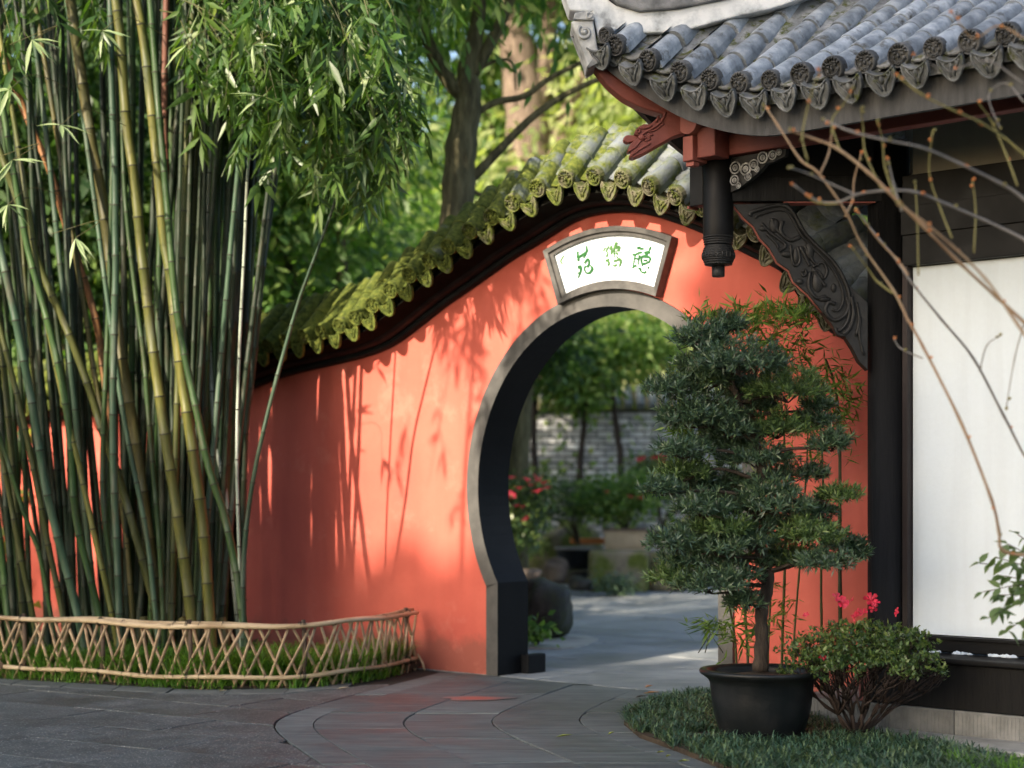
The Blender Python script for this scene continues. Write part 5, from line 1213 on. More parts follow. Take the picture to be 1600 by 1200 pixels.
# one azalea blossom: five ruffled petals round a throat
PV, PD, = [], []
V_, F_ = [], []
for k in range(5):
    a = 2 * PI * k / 5; pts = []
    for (r, w, z) in ((.004, .003, 0), (.022, .012, .018), (.036, .017, .022), (.047, .010, .018)):
        for s_ in (-1, 0, 1): pts.append((r * math.cos(a) - s_ * w * math.sin(a), r * math.sin(a) + s_ * w * math.cos(a), z + (.004 if s_ else 0)))
    o_ = len(V_); V_ += pts
    for i in range(3):
        for j in range(2): q = o_ + i * 3 + j; F_ += [(q, q + 1, q + 4), (q, q + 4, q + 3)]
FLW = mesh_np("blossom", np.array(V_), np.array(F_), m_flower)
pb = lambda x, y, Y: W(x, y, Y)
bush("azalea_bush", "azalea full of crimson blossom against the gate's black reveal", "azalea", tuple(G(800, 925)), [(*pb(805, 790, 19.6), .36, .4, .34), (*pb(828, 770, 19.6), .24, .3, .22), (*pb(812, 830, 19.6), .25, .3, .22)], m_azal, 150, 20, .06, .3, .07, 41,
     fpos=[pb(x, y, 19.2) for x, y in ((792, 752), (800, 748), (823, 752), (836, 748), (850, 757), (856, 764), (792, 784), (807, 792), (817, 794), (822, 813), (812, 765), (840, 770), (798, 775), (800, 868), (845, 750), (829, 760))], fsize=.055)
t = bush("azalea_bush", "small azalea with orange-red blossom growing in the buff planter", "azalea", tuple(pb(978, 828, 22.0)), [(*pb(965, 770, 22.0), .5, .35, .26), (*pb(930, 775, 22), .22, .3, .2), (*pb(1000, 765, 22), .3, .3, .22), (*pb(968, 800, 22), .35, .3, .2)], m_tleaf, 170, 20, .075, .28, .08, 42,
     fpos=[pb(x, y, 21.6) for x, y in ((948, 770), (985, 778), (1002, 780))], fsize=.05)
bush("azalea_bush", "azalea with one big crimson bloom by the grey brick wall", "azalea", tuple(pb(1035, 830, 22.8)), [(*pb(1020, 735, 22.8), .35, .3, .25), (*pb(1045, 745, 22.8), .3, .3, .3)], m_azal, 110, 18, .075, .28, .08, 43, fpos=[pb(x, y, 22.3) for x, y in ((998, 722), (1003, 719), (1025, 718), (1035, 725), (1036, 716))], fsize=.08)
bush("low_shrub", "low dark shrub at the front foot of the mossy block", "shrub", tuple(G(965, 928)), [(*W(962, 912, 20.6), .26, .2, .09)], m_pine, 40, 18, .07, .16, .06, 44)
bush("leafy_plant", "small broad-leaved plant in front of the dark boulder", "plant", tuple(G(838, 1008)), [(*W(838, 985, 13.6), .11, .1, .07)], m_tleaf, 16, 7, .085, .3, .05, 45, 3)
bush("bonsai_tree", "spreading dark shrub reaching over the dark bowl planter", "shrub", tuple(pb(905, 850, 22.5)), [(*pb(880, 765, 22.5), .34, .3, .12), (*pb(900, 790, 22.5), .3, .3, .13), (*pb(850, 800, 22.5), .2, .2, .1)], m_pine2, 90, 18, .07, .24, .08, 46)
bush("low_shrub", "light green tuft beside the mossy round boulder", "shrub", tuple(pb(830, 865, 22.9)), [(*pb(828, 852, 22.6), .14, .14, .07)], m_tleafy, 20, 12, .07, .24, .05, 47, 2)
# planters
b = MB(); pc = pb(978, 859, 21.75); s2 = lambda x, y, z: pc + Vector((x, y, z))
b.prism([s2(-.245, 0, 0), s2(.245, 0, 0), s2(.265, -.01, .235), s2(-.265, -.01, .235)], (0, .32, 0)); pl = b.build("planter", m_planter, None, origin=pc); tag(pl, "buff ceramic planter with a framed panel on the mossy block", "planter")
b = MB(); b.boxf(-.285, .285, -.03, .35, .236, .265, s2); b.build("rim", m_brownst, pl, bevel=.006)
b = MB(); b.boxf(-.17, .17, -.012, -.004, .05, .19, s2); b.build("panel", m_planter, pl)
b = MB(); b.boxf(-.25, .25, -.005, .32, -.02, -.001, s2); b.build("foot", m_brownst, pl)
b = MB(); b.lathe([(.14, 0), (.26, .1), (.3, .24), (.315, .26), (.30, .275), (.27, .26), (.2, .25)], pb(905, 890, 22.2), 20); tag(b.build("bowl_planter", m_pot), "dark bowl planter with a pale rim left of the buff planter".replace("left of", "next to"), "planter")
b = MB(); b.lathe([(.305, .262), (.318, .268), (.318, .285), (.30, .29), (.28, .285)], pb(905, 890, 22.2), 20)
o = b.build("planter_rim", m_plinth, bpy.data.objects["bowl_planter"])
b = MB(); b.boxf(-.36, .24, 0, .3, 0, .07, lambda x, y, z: pb(935, 850, 22.6) + Vector((x, y, z))); tag(b.build("terracotta_tray", m_bud, None, bevel=.01), "orange terracotta tray showing behind the buff planter", "tray")
b = MB(); b.lathe([(.10, 0), (.14, .45), (.14, .5), (.09, .52)], pb(905, 895, 22.2) - UP * .5, 12); tag(b.build("stone_stand", m_rock), "dark stone stand under the dark bowl planter", "stand")
b = MB(); b.boxf(-.6, 1.2, 0, .35, 0, .14, lambda x, y, z: pb(1040, 845, 23) + Vector((x, y, z))); tag(b.build("stone_bench", m_rock, None, bevel=.02), "low dark stone bench behind the buff planter", "bench")
# grey brick wall with mossy coping
YBW = 25.0
bw = thing("brick_wall", (1.2, YBW, 0), "pale grey brick wall with a mossy coping at the back of the court", "wall")
b = MB(); b.boxf(-4.2, 7.0, YBW + .012, YBW + .3, 0, 2.44); b.build("wall_core", m_mortar, bw)
bm_ = MB(); bm_.boxf(-.105, .105, -.03, .05, -.036, .036); bme = bm_.mesh("brick", m_brick)
rest = MB(); nb = 0; row = 0; z = .06
while z < 2.42:
    x = -3.9 + (row % 2) * .115
    while x < 6.8:
        px_ = 800 + x / YBW * F; py_ = HY - (z - H) / YBW * F
        if 805 < px_ < 1048 and 630 < py_ < 775 and nb < 292:
            put("brick", bme, bw, Matrix.Translation((x, YBW + R.uniform(-.012, .006), z)) @ rotz(R.uniform(-.02, .02))); nb += 1
        else:
            yq = YBW + R.uniform(-.01, .006); rest.boxf(x - .105, x + .105, yq - .03, yq + .05, z - .036, z + .036)
        x += .228
    z += .092; row += 1
tag(rest.build("more_bricks", m_brick, bw), kind="stuff")
b = MB()
b.prism([(-4.2, YBW - .18, 2.44), (-4.2, YBW + .15, 2.72), (-4.2, YBW + .48, 2.44), (-4.2, YBW + .15, 2.40)], (11.2, 0, 0)); b.build("coping", m_mossrock, bw)
for i in range(64):
    x = -4.1 + i * .175; b = MB(); b.tube([(x, YBW - .2, 2.47), (x, YBW + .16, 2.76)], .06, 7); b.build("coping_tile", m_wtile, bw)
# slim trees in front of it
def slim(label, pts, ells, seed, n=120):
    Y = 23.6; base = tuple(W(pts[0][0], HY + F * H / Y, Y)); tr = [(Vector(base), .05)] + [(W(x, y, Y), .05 - .006 * i) for i, (x, y) in enumerate(pts)]
    tree("slim_tree", label, base, tr, [[(W(pts[-2][0], pts[-2][1], Y), .025), (W(pts[-1][0] + 25, pts[-1][1] + 5, Y), .012)], [(W(pts[-2][0], pts[-2][1], Y), .025), (W(pts[-1][0] - 28, pts[-1][1] + 15, Y), .012)]], [(*W(a, c, Y), rx, .5, rz) for a, c, rx, rz in ells], m_tleaf, m_barkd, n, 20, .12, .25, .14, seed)
slim("slim tree trunk nearest the gate's black reveal", [(836, 740), (834, 690), (836, 620), (842, 560), (850, 520)], [(850, 530, .6, .35), (838, 570, .4, .3)], 51)
slim("slim tree with a straight stem before the brick wall", [(906, 745), (909, 700), (914, 655), (916, 620), (920, 580)], [(905, 612, .45, .22), (925, 570, .5, .3), (880, 600, .4, .25)], 52)
slim("slim tree leaning before the brick wall", [(970, 722), (966, 690), (958, 620), (952, 570), (945, 520)], [(945, 540, .6, .4), (985, 560, .5, .35), (1010, 530, .5, .35)], 53)
b = MB(); tr = [W(806, HY + F * H / 20.5, 20.5), W(808, 740, 20.5), W(812, 640, 20.5), W(818, 520, 20.5), W(815, 400, 20.5)]
tree("garden_tree", "brown trunk half hidden by the gate's black reveal", tuple(tr[0]), [(p, .15) for p in tr], [], [(*W(800, 500, 20.5), .8, .6, .5), (*W(850, 545, 21), .5, .5, .35)], m_tleafd, m_bark, 130, 22, .13, .24, .16, 55)

# ================================================================== SHADE TREES BEHIND THE CAMERA (they cast the dappled shade)
def fromsun(a, q, m_): v = DX * a + DY * m_; return Vector((v.x, v.y, q - math.tan(SUN_EL) * m_))
SH = 'stuff'
SHADE = [  # a, q, m, radius, vertical radius
 (-3.6, 6.5, -13, 2.1, 1.9), (-.4, 6.7, -14, 2.3, 2.0), (2.9, 6.5, -14, 2.3, 2.0), (-3.5, 3.9, -13, 2.1, 1.5), (0.2, 3.8, -14, 2.4, 1.5), (3.5, 3.8, -14, 2.4, 1.5), (-1.6, 5.2, -15, 2.2, 1.7),
 (-13.6, 2.7, -22, 2.4, 1.7), (-10.6, 2.75, -22, 2.4, 1.7), (-7.6, 2.6, -22, 2.4, 1.7), (-16.6, 3.8, -22, 2.6, 2.2), (-5.0, 2.6, -18, 2.0, 1.7), (-9.0, 2.2, -23, 2.4, 1.6), (-12.0, 2.2, -23, 2.4, 1.6)]
base_cr = []
for sd in range(2):
    e = [(0, 0, 0, 1, 1, 1)]; V, Fc = crown_arrays(1000, 22, e, .22, .30, .10, 300 + sd); base_cr.append(mesh_np("shade_crown", V, Fc, m_tleafd))
for i, (a, q, m_, r, rv) in enumerate(SHADE):
    c = fromsun(a, q, m_); t = thing("shade_tree", (c.x, c.y, 0), "dense evergreen standing behind the viewer, casting shade over paving and eave", "tree", "shade trees outside the picture")
    b = MB(); b.tube([(c.x, c.y, 0), (c.x + .1, c.y, c.z * .5), (c.x, c.y, c.z)], [.2, .16, .1], 8); b.build("trunk", m_bark, t, origin=(c.x, c.y, 0))
    put("crown", base_cr[i % 2], t, Matrix.Translation(c) @ rotz(i * 1.3) @ Matrix.Diagonal((r, r, rv, 1)))
# ================================================================== POTTED PODOCARPUS
PY = 8.44
pt = thing("potted_tree", W(1190, 1158, PY), "cloud-pruned needle-leaved tree in a big dark glazed pot", "potted tree")
pc = W(1190, 1158, PY); pc.z = 0
b = MB(); b.lathe([(.150, .0), (.175, .004), (.205, .05), (.232, .13), (.246, .22), (.252, .285), (.262, .305), (.285, .322), (.300, .332), (.304, .342), (.300, .352), (.272, .353), (.255, .345), (.248, .33), (.245, .30)], pc, 40); b.build("pot", m_pot, pt)
b = MB(); b.lathe([(.246, .30), (.18, .318), (.08, .332), (.0, .335)], pc, 24); b.build("soil", m_soil, pt)
Yt = 8.44
tr = [(W(1188, 1048, Yt), .040), (W(1190, 1000, Yt), .034), (W(1190, 955, Yt), .032), (W(1200, 905, Yt), .033), (W(1186, 850, Yt), .028), (W(1176, 800, Yt), .027), (W(1190, 740, Yt), .025), (W(1180, 690, Yt), .021), (W(1160, 640, Yt), .017), (W(1140, 590, Yt), .013), (W(1118, 540, Yt), .008)]
b = MB(); tpp = catmull([q[0] for q in tr], 5); b.tube(tpp, [r * (1 + .10 * math.sin(i * 2.1)) for i, r in enumerate(np.interp(np.linspace(0, 1, len(tpp)), np.linspace(0, 1, len(tr)), [q[1] for q in tr]))], 10); b.build("trunk", m_barkd, pt)
PADS = [(1094, 534, 42, 28), (1139, 512, 26, 16), (1157, 574, 66, 36), (1049, 615, 42, 22), (1101, 600, 58, 34), (1232, 617, 58, 30), (1277, 637, 22, 14), (1094, 654, 66, 30), (1214, 675, 56, 26), (1300, 697, 30, 20), (1067, 708, 38, 22), (1120, 700, 44, 26), (1034, 767, 32, 18), (1066, 744, 42, 22), (1127, 761, 56, 26), (1244, 745, 56, 18), (1311, 778, 32, 15), (1210, 795, 66, 26), (1096, 800, 44, 26), (1130, 830, 46, 24), (1236, 822, 58, 24), (1056, 852, 44, 22), (1094, 880, 58, 22), (1180, 850, 44, 30), (1262, 842, 50, 26), (1322, 855, 28, 20), (1240, 876, 58, 22), (1344, 866, 14, 10), (1050, 905, 38, 17), (1112, 918, 54, 24), (1150, 905, 40, 20), (1162, 944, 26, 16), (1290, 882, 48, 16), (1165, 640, 50, 26), (1120, 860, 40, 22), (1180, 720, 50, 26), (1140, 675, 46, 24), (1205, 770, 40, 22), (1150, 790, 40, 26), (1080, 770, 34, 18), (1185, 610, 50, 26), (1110, 570, 50, 26), (1075, 660, 34, 20), (1270, 660, 34, 16), (1200, 880, 46, 20), (1280, 800, 30, 14), (1090, 830, 36, 20)]
def rosettes(C_, U_, L, nl, wd=.075):
    n = len(C_); N = n * nl; P = np.repeat(C_, nl, 0); A = nrm(np.repeat(U_, nl, 0)); d = nrm(NR.normal(size=(N, 3)) + A * .95)
    P = P + A * NR.uniform(-.022, .012, N)[:, None]
    l = NR.uniform(.6, 1.15, N) * L; return leaves(P, d, l, l * wd, U=A + NR.normal(size=(N, 3)) * .4, fold=.1, pos=.5)
tz = np.array([[p.x, p.y, p.z] for p in tpp])
for i, (x, y, rx, ry) in enumerate(PADS):
    Yp = PY + R.uniform(-.26, .22); c = W(x, y, Yp); sx, sz = rx / F * Yp, ry / F * Yp
    k = int(np.argmin(np.abs(tz[:, 2] - (c.z - .04)) )); p0 = Vector(tz[k])
    b = MB(); md = p0.lerp(c, .55) + UP * R.uniform(-.02, .05); b.tube(catmull([p0, md, c - UP * sz * .4], 5), [.012, .011, .010, .009, .008, .008, .007, .006, .006, .005, .004][:11], 6)
    for q in range(5):
        e = c + Vector((R.uniform(-.8, .8) * sx, R.uniform(-.8, .8) * sx * .8, R.uniform(-.4, .3) * sz)); b.tube([c - UP * sz * .4, c.lerp(e, .5), e], [.004, .003, .002], 4)
    br = b.build("branch", m_barkd, pt)
    n = int(34 + rx * ry / 13); d = nrm(NR.normal(size=(n, 3))); d[:, 2] = np.where(d[:, 2] < -.1, d[:, 2] * -.45, d[:, 2]); rr = NR.uniform(.55, 1.06, n)
    C_ = np.array(c) + d * rr[:, None] * np.array([sx * 1.12, sx * .95, sz * 1.35]); V, Fc = rosettes(C_, d + np.array([0, 0, .7]), .044, 18, .085)
    V = V - np.array(c); put("needle_pad", mesh_np("needle_pad", V, Fc, m_pine2 if i in (5, 8, 13, 16, 19, 24, 26, 28) else m_pine), br, Matrix.Translation(c))

# ================================================================== AZALEA IN FRONT
ab = W(1338, 1160, 8.35); ab.z = 0
az = thing("azalea_bush", ab, "azalea with bare fanned stems and a few crimson blooms in the mondo grass", "azalea")
b = MB(); tips = []
def grow(p, d, l, r, lev):
    q = p + d * l + Vector((R.gauss(0, .008), R.gauss(0, .008), 0)); md = p.lerp(q, .5) + Vector((R.gauss(0, .008), R.gauss(0, .008), R.gauss(0, .005)))
    b.tube([p, md, q], [r, r * .88, r * .75], 5)
    if lev == 0: tips.append((q, d)); return
    for i in range(3 if lev > 2 else 2):
        nd = (d + Vector((R.gauss(0, .30), R.gauss(0, .30), R.uniform(.02, .16)))).normalized(); grow(q, nd, l * R.uniform(.72, .95), r * .68, lev - 1)
for i in range(12):
    a = 2 * PI * i / 12 + R.uniform(-.2, .2); tilt = R.uniform(.35, 1.05)
    grow(ab + Vector((.02 * math.cos(a), .02 * math.sin(a), .04)), Vector((math.cos(a) * tilt, math.sin(a) * tilt * .8, 1)).normalized(), R.uniform(.115, .15), .0105, 4)
b.tube([ab - UP * .02, ab + UP * .05, ab + UP * .10], [.030, .026, .020], 8)
b.build("stems", m_stemr, az, origin=ab)
cen = W(1345, 1040, 8.35); C_ = []
for q, d in tips:
    C_.append((q, d))
N_ = 300; dd = nrm(NR.normal(size=(N_, 3))); dd[:, 2] = np.abs(dd[:, 2]) * .95 - .12
extra = np.array(cen) + dd * np.array([.41, .33, .25]) * NR.uniform(.5, 1.06, N_)[:, None] + np.array([0, 0, .02])
pts = [q for q, d in C_ if q.z > .33]
P_ = np.array([tuple(p) for p in pts] + [tuple(p) for p in extra]); keep = P_[:, 2] > .31; P_ = P_[keep]
N2 = len(P_) * 9; base = np.repeat(P_, 9, 0) + NR.normal(size=(N2, 3)) * .007; D_ = nrm(NR.normal(size=(N2, 3)) * .8 + np.array([0, 0, .55])); L_ = NR.uniform(.017, .034, N2)
V, Fc = leaves(base, D_, L_, L_ * .26, fold=.15); V = V - np.array(ab); put("foliage", mesh_np("azalea_foliage", V, Fc, m_azal), az, Matrix.Translation(ab))
for x, y, k in ((1308, 937, 1.0), (1316, 942, .9), (1320, 946, .7), (1361, 938, 1.05), (1366, 945, .9), (1366, 951, .75), (1342, 962, 1.0), (1348, 960, .9), (1337, 964, .7), (1286, 1031, .75), (1404, 957, .7), (1333, 938, .5), (1260, 962, .5)):
    put("flower", FLW, az, Matrix.Translation(W(x, y, 8.22)) @ rotz(R.uniform(0, 6)) @ Matrix.Rotation(R.uniform(.5, 1.3), 4, 'X') @ Matrix.Scale(.72 * k, 4))

# ================================================================== SLENDER BAMBOO AGAINST THE WALL
sb = thing("slender_bamboo", W(1210, 1040, 9.4) * 1.0 - UP * W(1210, 1040, 9.4).z, "fine-leaved yellow-green bamboo between potted tree and red wall", "bamboo plant")
def sst(px, Y, r):
    px = [(px[0][0], HY + F * H / Y)] + px; b = MB(); P = catmull([W(x, y, Y) for x, y in px], 8); b.tube(P, [r * (1 - .6 * i / len(P)) * (1.18 if i % 6 == 0 else 1) for i in range(len(P))], 6); return b.build("stem", m_cul["olive"], sb)
for px, Y, r in (([(1313, 1000), (1312, 850), (1312, 700), (1306, 610), (1290, 560)], 9.5, .013), ([(1284, 1000), (1283, 900), (1286, 760), (1278, 640), (1250, 560)], 9.6, .009), ([(1168, 1020), (1160, 900), (1150, 700), (1130, 560), (1110, 500)], 9.3, .008), ([(1150, 1020), (1140, 950), (1120, 880)], 9.1, .008), ([(1222, 1020), (1228, 800), (1222, 640), (1200, 530)], 9.5, .009), ([(1200, 1020), (1205, 850), (1190, 660), (1170, 510)], 9.4, .008), ([(1240, 1010), (1256, 800), (1262, 640), (1245, 530)], 9.6, .007)): sst(px, Y, r)
AR = [(1110, 500, 30, 18, 34, 9.0), (1165, 497, 45, 18, 60, 9.1), (1215, 494, 50, 20, 80, 9.2), (1255, 500, 25, 18, 26, 9.3), (1190, 530, 60, 20, 60, 9.2), (1225, 565, 55, 28, 46, 9.3), (1275, 590, 40, 30, 28, 9.4), (1310, 620, 36, 35, 40, 9.4), (1320, 585, 26, 30, 16, 9.5), (1075, 670, 30, 22, 34, 8.75), (1060, 655, 22, 14, 14, 8.7), (1100, 730, 45, 40, 30, 9.0), (1080, 830, 40, 40, 40, 8.9), (1105, 860, 35, 30, 26, 8.9), (1200, 790, 40, 60, 40, 9.3), (1235, 690, 60, 40, 46, 9.4), (1300, 660, 35, 40, 44, 9.5), (1110, 975, 26, 14, 28, 8.8), (1170, 960, 30, 40, 30, 9.0), (1215, 950, 26, 50, 26, 9.3), (1150, 1000, 24, 24, 16, 9.0), (1180, 830, 60, 40, 40, 9.3), (1140, 640, 60, 60, 46, 9.2), (1260, 540, 40, 20, 20, 9.4)]
rs = np.random.default_rng(77); Pq, Dq, Lq = [], [], []
for x, y, rx, ry, n, Y in AR:
    for i in range(n):
        tx, ty = x + rs.normal() * rx * .55, y + rs.normal() * ry * .55; p = np.array(W(tx, ty, Y + rs.normal() * .1)); upb = .7 if y < 510 else -.1
        for k in range(rs.integers(3, 6)): Pq.append(p + rs.normal(size=3) * .012); Dq.append(nrm(np.array([rs.normal(), rs.normal() * .7, rs.normal() * .55 + upb]))); Lq.append(rs.uniform(.05, .105))
Lq = np.array(Lq); V, Fc = leaves(Pq, Dq, Lq, Lq * .075, droop=.1, pos=.35); bo = np.array(sb.location); V = V - bo; put("foliage", mesh_np("slender_foliage", V, Fc, m_sbam), sb, Matrix.Translation(sb.location))
b = MB()
for x, y, rx, ry, n, Y in AR[:18]:
    for i in range(3): e = W(x + R.gauss(0, rx * .5), y + R.gauss(0, ry * .5), Y); b.tube([W(x + R.uniform(-20, 20), y + 45, Y + .05), W(x, y + 15, Y), e], [.003, .002, .0015], 4)
b.build("twigs", m_cul["olive"], sb)

# ================================================================== MONDO GRASS ISLAND
isl = [(975, 1133), (985, 1118), (1020, 1104), (1060, 1094), (1100, 1090), (1160, 1094), (1250, 1112), (1300, 1146), (1370, 1158), (1440, 1168), (1520, 1184), (1580, 1200), (1640, 1225), (1640, 1300), (1300, 1300), (1130, 1203), (1060, 1175), (1000, 1153)]
ip = [G(x, y) for x, y in isl]
b = MB(); b.prism([p + UP * .022 for p in ip], UP * -.06); tag(b.build("mondo_bed", m_soil), "bare soil of the planted island beside the pavilion", kind="structure")
def inpoly(x, y, P):
    c = False; j = len(P) - 1
    for i in range(len(P)):
        if (P[i].y > y) != (P[j].y > y) and x < (P[j].x - P[i].x) * (y - P[i].y) / (P[j].y - P[i].y) + P[i].x: c = not c
        j = i
    return c
xs_ = [p.x for p in ip]; ys_ = [p.y for p in ip]; cs_ = []
while len(cs_) < 2000:
    x, y = R.uniform(min(xs_), max(xs_)), R.uniform(min(ys_), max(ys_))
    if not inpoly(x, y, ip): continue
    if math.hypot(x - pc.x, y - pc.y) < .20: continue
    # thin patch just in front of the pot shows soil
    if (x - pc.x + .22) ** 2 / .05 + (y - pc.y + .02) ** 2 / .03 < 1 and R.random() < .93: continue
    if math.hypot(x - ab.x, y - ab.y) < .06: continue
    cs_.append((x, y, .02))
cs2 = [(p.x, p.y, .02) for p in ip for _ in range(0)]
tufts("mondo_grass", cs_, 15, .072, .003, m_mondo, 1.5, "dark blue-green mondo grass around the pot and azalea")
hi = [c for c in cs_ if c[0] > 1.75 and R.random() < .3]
tufts("tall_grass", [(W(1600 + R.uniform(-60, 60), 1215, 6.9).x, R.uniform(6.6, 7.5), .02) for _ in range(45)], 8, .11, .003, m_grass, .9, "brighter grass tufts where the island meets the photo's corner".replace("the photo's corner", "the pavilion plinth"))

# ================================================================== BARE TWIGS AND LEAFY SHRUB NEAR THE CAMERA
tw = thing("bare_shrub", (2.6, 5.6, 0), "leafless shrub whose long budding twigs arch in front of the white panel", "shrub")
BY = 6.0
b = MB(); tips = [W(1700, 470, BY), W(1720, 620, BY), W(1740, 900, BY), W(1760, HY + F * H / BY, BY)]; b.tube(catmull(tips[::-1], 6), [.022, .02, .018, .018, .017, .016, .016, .015, .015, .014, .014, .013, .013, .012, .012, .011, .011, .01, .01][:19], 7); b.build("stem", m_twig, tw)
TW = [
 (m_twig, 6.1, 7.0, 4.0, [(1720, 905), (1640, 872), (1568, 862), (1560, 830), (1548, 780), (1500, 660), (1440, 540), (1418, 500), (1395, 455), (1350, 385), (1320, 330), (1280, 270), (1250, 250), (1215, 195), (1196, 165)]),
 (m_twigg, 6.3, 5.5, 3.5, [(1720, 850), (1620, 740), (1570, 650), (1520, 560), (1470, 500), (1425, 440), (1395, 400), (1365, 362), (1340, 328)]),
 (m_twig, 5.7, 7.0, 5.0, [(1720, 620), (1600, 505), (1560, 465), (1500, 410), (1440, 350), (1400, 312), (1360, 272), (1310, 232), (1270, 216), (1232, 204)]),
 (m_twig, 5.5, 6.0, 4.0, [(1720, 700), (1590, 505), (1540, 435), (1490, 385), (1440, 345), (1400, 318)]),
 (m_twigg, 5.8, 6.0, 4.0, [(1710, 440), (1600, 375), (1540, 345), (1480, 320), (1430, 300), (1380, 298), (1340, 304), (1310, 316), (1272, 312), (1240, 288)]),
 (m_twigg, 5.6, 6.5, 4.0, [(1700, 400), (1600, 312), (1560, 286), (1500, 256), (1440, 231), (1380, 218), (1330, 205), (1290, 188)]),
 (m_twigy, 5.6, 5.0, 3.0, [(1700, 330), (1600, 240), (1570, 215), (1530, 190), (1490, 172), (1440, 147), (1400, 118)]),
 (m_twigy, 5.9, 4.0, 2.5, [(1486, 372), (1472, 330), (1450, 270), (1456, 205)]), (m_twigy, 5.9, 4.0, 2.5, [(1522, 395), (1526, 330), (1518, 282)]), (m_twigy, 6.0, 3.5, 2.2, [(1434, 430), (1433, 345), (1431, 285)]),
 (m_twigg, 5.8, 3.5, 2.2, [(1600, 160), (1570, 130), (1545, 150), (1560, 200)]), (m_twigy, 5.8, 4.0, 2.5, [(1590, 290), (1570, 240), (1550, 190), (1530, 160)]), (m_twigy, 5.7, 4.0, 2.2, [(1400, 312), (1385, 262), (1378, 220), (1370, 190)]),
 (m_twigy, 5.8, 4.0, 2.2, [(1380, 298), (1352, 240), (1350, 200), (1345, 170)]), (m_twigg, 5.9, 4.0, 2.2, [(1410, 330), (1398, 290), (1388, 250)]), (m_twigy, 5.8, 4.0, 2.2, [(1310, 232), (1300, 190), (1318, 165), (1330, 140)]),
 (m_twig, 5.9, 4.0, 2.2, [(1280, 272), (1294, 240), (1300, 200)]), (m_twig, 6.1, 4.0, 2.4, [(1320, 338), (1332, 312), (1336, 280), (1346, 240)]), (m_twigy, 6.0, 4.5, 2.2, [(1395, 458), (1372, 440), (1356, 420), (1330, 385)]),
 (m_twig, 6.1, 5.0, 3.0, [(1420, 430), (1400, 405), (1375, 378), (1350, 345), (1340, 330)]), (m_twigg, 6.2, 3.0, 2.0, [(1530, 580), (1540, 540), (1560, 525)]), (m_twigg, 6.2, 2.6, 1.8, [(1600, 500), (1585, 560), (1572, 640)]),
 (m_twigy, 5.6, 3.6, 2.0, [(1262, 250), (1255, 210), (1268, 150), (1280, 110)]), (m_twigg, 5.6, 3.6, 2.0, [(1340, 305), (1300, 288), (1260, 270), (1232, 262)]), (m_twigy, 5.6, 4.0, 2.4, [(1310, 318), (1280, 318), (1262, 306)]),
 (m_twigg, 6.2, 3.0, 2.0, [(1440, 560), (1410, 545), (1395, 530)]), (m_twig, 5.7, 3.6, 2.0, [(1600, 60), (1560, 40), (1520, 60), (1490, 20)]), (m_twigg, 5.7, 3.4, 2.0, [(1600, 130), (1540, 95), (1480, 110), (1430, 85)])]
buds = []
for mt, Y, w0, w1, px in TW:
    P = catmull([W(x + R.uniform(-2, 2), y, Y + .06 * math.sin(i)) for i, (x, y) in enumerate(px)], 5); n = len(P)
    b = MB(); b.tube(P, [((w0 + (w1 - w0) * i / n) * .78 / F * Y / 2) * (1.25 if i % 5 == 0 and i else 1) for i in range(n)], 6); b.build("twig", mt, tw)
    for i in range(4, n, 5):
        if R.random() < .7: buds.append(P[i])
    buds.append(P[-1])
for p in buds:
    b = MB(); d = Vector((R.uniform(-1, 1), R.uniform(-1, 1), R.uniform(0, 1))).normalized() * .014; b.tube([p, p + d * .5, p + d], [.004, .0065, .002], 5); b.build("bud", m_bud if R.random() < .6 else m_twigy, tw)
ls = thing("leafy_shrub", (2.15, 6.6, 0), "small broad-leaved shrub poking in before the white panel's lower edge", "shrub")
LY = 6.9; hub = W(1680, 930, LY)
blf = []
for k in range(2):
    b = MB(); w_ = .016 + .004 * k; b.add([(0, 0, 0), (.018, w_ * .8, .004), (.018, 0, 0), (.018, -w_ * .8, .004), (.036, w_ * .75, .002), (.036, 0, -.003), (.036, -w_ * .75, .002), (.062, 0, -.008)], [(0, 2, 1), (0, 3, 2), (1, 2, 5, 4), (2, 3, 6, 5), (4, 5, 7), (5, 6, 7)], 0, True); blf.append(b.mesh("broad_leaf", m_azal))
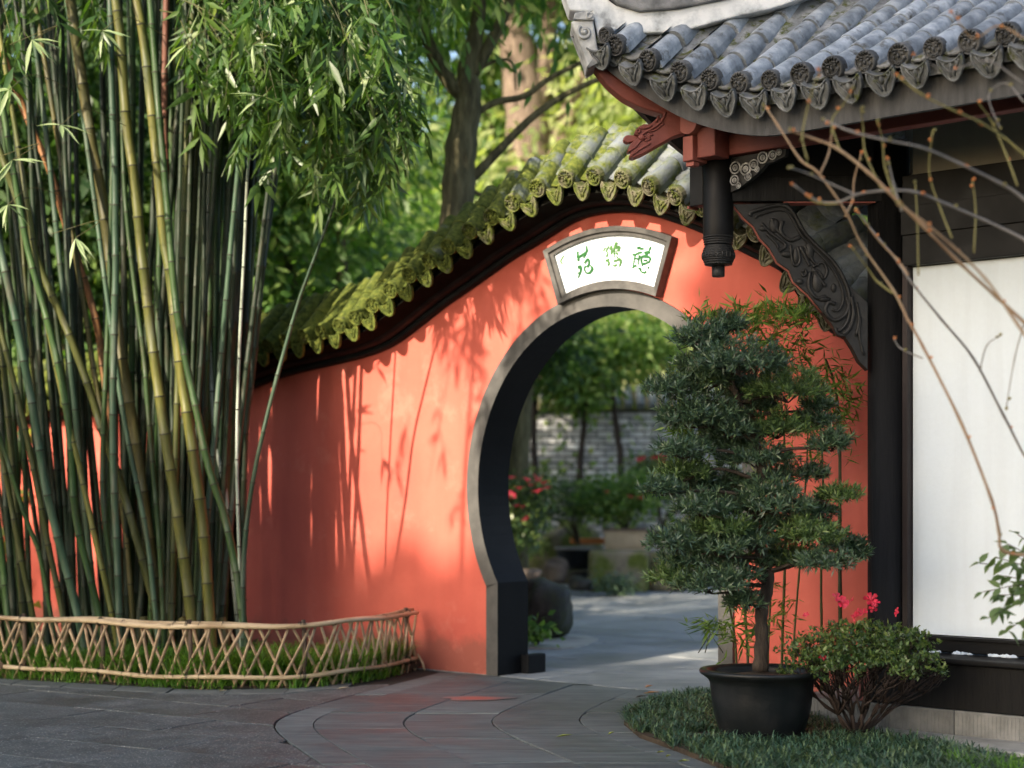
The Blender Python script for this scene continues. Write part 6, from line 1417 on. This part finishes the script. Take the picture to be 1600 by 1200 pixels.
for ex, ey in ((1530, 880), (1555, 870), (1535, 925), (1545, 965), (1560, 930), (1575, 850), (1570, 900), (1590, 870), (1575, 985), (1595, 930), (1560, 955), (1600, 985), (1610, 840), (1590, 835)):
    e = W(ex, ey, LY + R.uniform(-.15, .15)); P = catmull([hub + Vector((R.uniform(-.05, .05), 0, R.uniform(-.1, .1))), hub.lerp(e, .5) + UP * R.uniform(0, .04), e], 5); b = MB(); b.tube(P, .0022, 4); br = b.build("branchlet", m_barkd, ls)
    for i in range(3, len(P)):
        for _ in range(R.choice((1, 1, 2))):
            d = Vector((R.uniform(-1, .5), R.uniform(-.7, .7), R.uniform(-.9, .35))).normalized(); u = Vector((R.gauss(0, .5), -.5, 1)).normalized()
            put("leaf", R.choice(blf), br, axes(P[i], d, (u - d * u.dot(d)).normalized()) @ Matrix.Scale(R.uniform(.7, 1.25), 4))
b = MB(); b.tube(catmull([Vector((hub.x, LY, 0)), Vector((hub.x + .03, LY, .4)), hub], 5), .012, 6); b.build("stem", m_barkd, ls)

# ================================================================== FALLEN LEAVES
def fallen(px_, py_, ln, mat, lab, ang=0.0, wd=.3):
    c = G(px_, py_) + UP * .008; b = MB(); d = Vector((math.cos(ang), math.sin(ang), 0)); s = Vector((-d.y, d.x, 0)); w_ = ln * wd / 2
    b.add([c - d * ln / 2, c - d * ln * .1 + s * w_ + UP * .012, c - d * ln * .1 + UP * .003, c - d * ln * .1 - s * w_ + UP * .012, c + d * ln / 2 + UP * .012], [(0, 2, 1), (0, 3, 2), (1, 2, 4), (2, 3, 4)], 0, True)
    tag(b.build("fallen_leaf", mat), lab, "fallen leaf", "fallen leaves on the paving")
fallen(1014, 1076, .06, m_litter, "curled pale orange leaf on the slate near the grass island", .3, .5)
fallen(1018, 1086, .11, m_litter, "larger flat orange leaf just in front of the curled one", -.3, .4)
fallen(1002, 1092, .08, m_barkd, "dark brown leaf beside the two orange leaves", .0, .6)
fallen(348, 1083, .07, m_litterp, "cream leaf on the edging before the bamboo fence", -.6, .35)
fallen(536, 1079, .09, m_litterp, "long cream leaf lying before the fence's curving end", .1, .25)
fallen(882, 1154, .09, m_litterg, "curved yellow-green leaf in the middle of the slate path", .1, .2)
fallen(955, 1150, .045, m_litterg, "small green leaf scrap nearer the grass island", .6, .3)
fallen(1032, 1180, .05, m_litterg, "yellow-green leaf scrap beside the island's front edge", -.8, .4)
fallen(1068, 1194, .07, m_litterg, "yellow-green leaf lying lowest on the slate by the island", -.7, .45)
fallen(1044, 1186, .03, m_litterg, "tiny yellow-green scrap between two larger ones", -.7, .45)
fallen(440, 1069, .05, m_bud, "bright orange leaf caught under the fence", .4, .7)
fallen(507, 1060, .04, m_bud, "small orange leaf behind the fence slats", .4, .7)
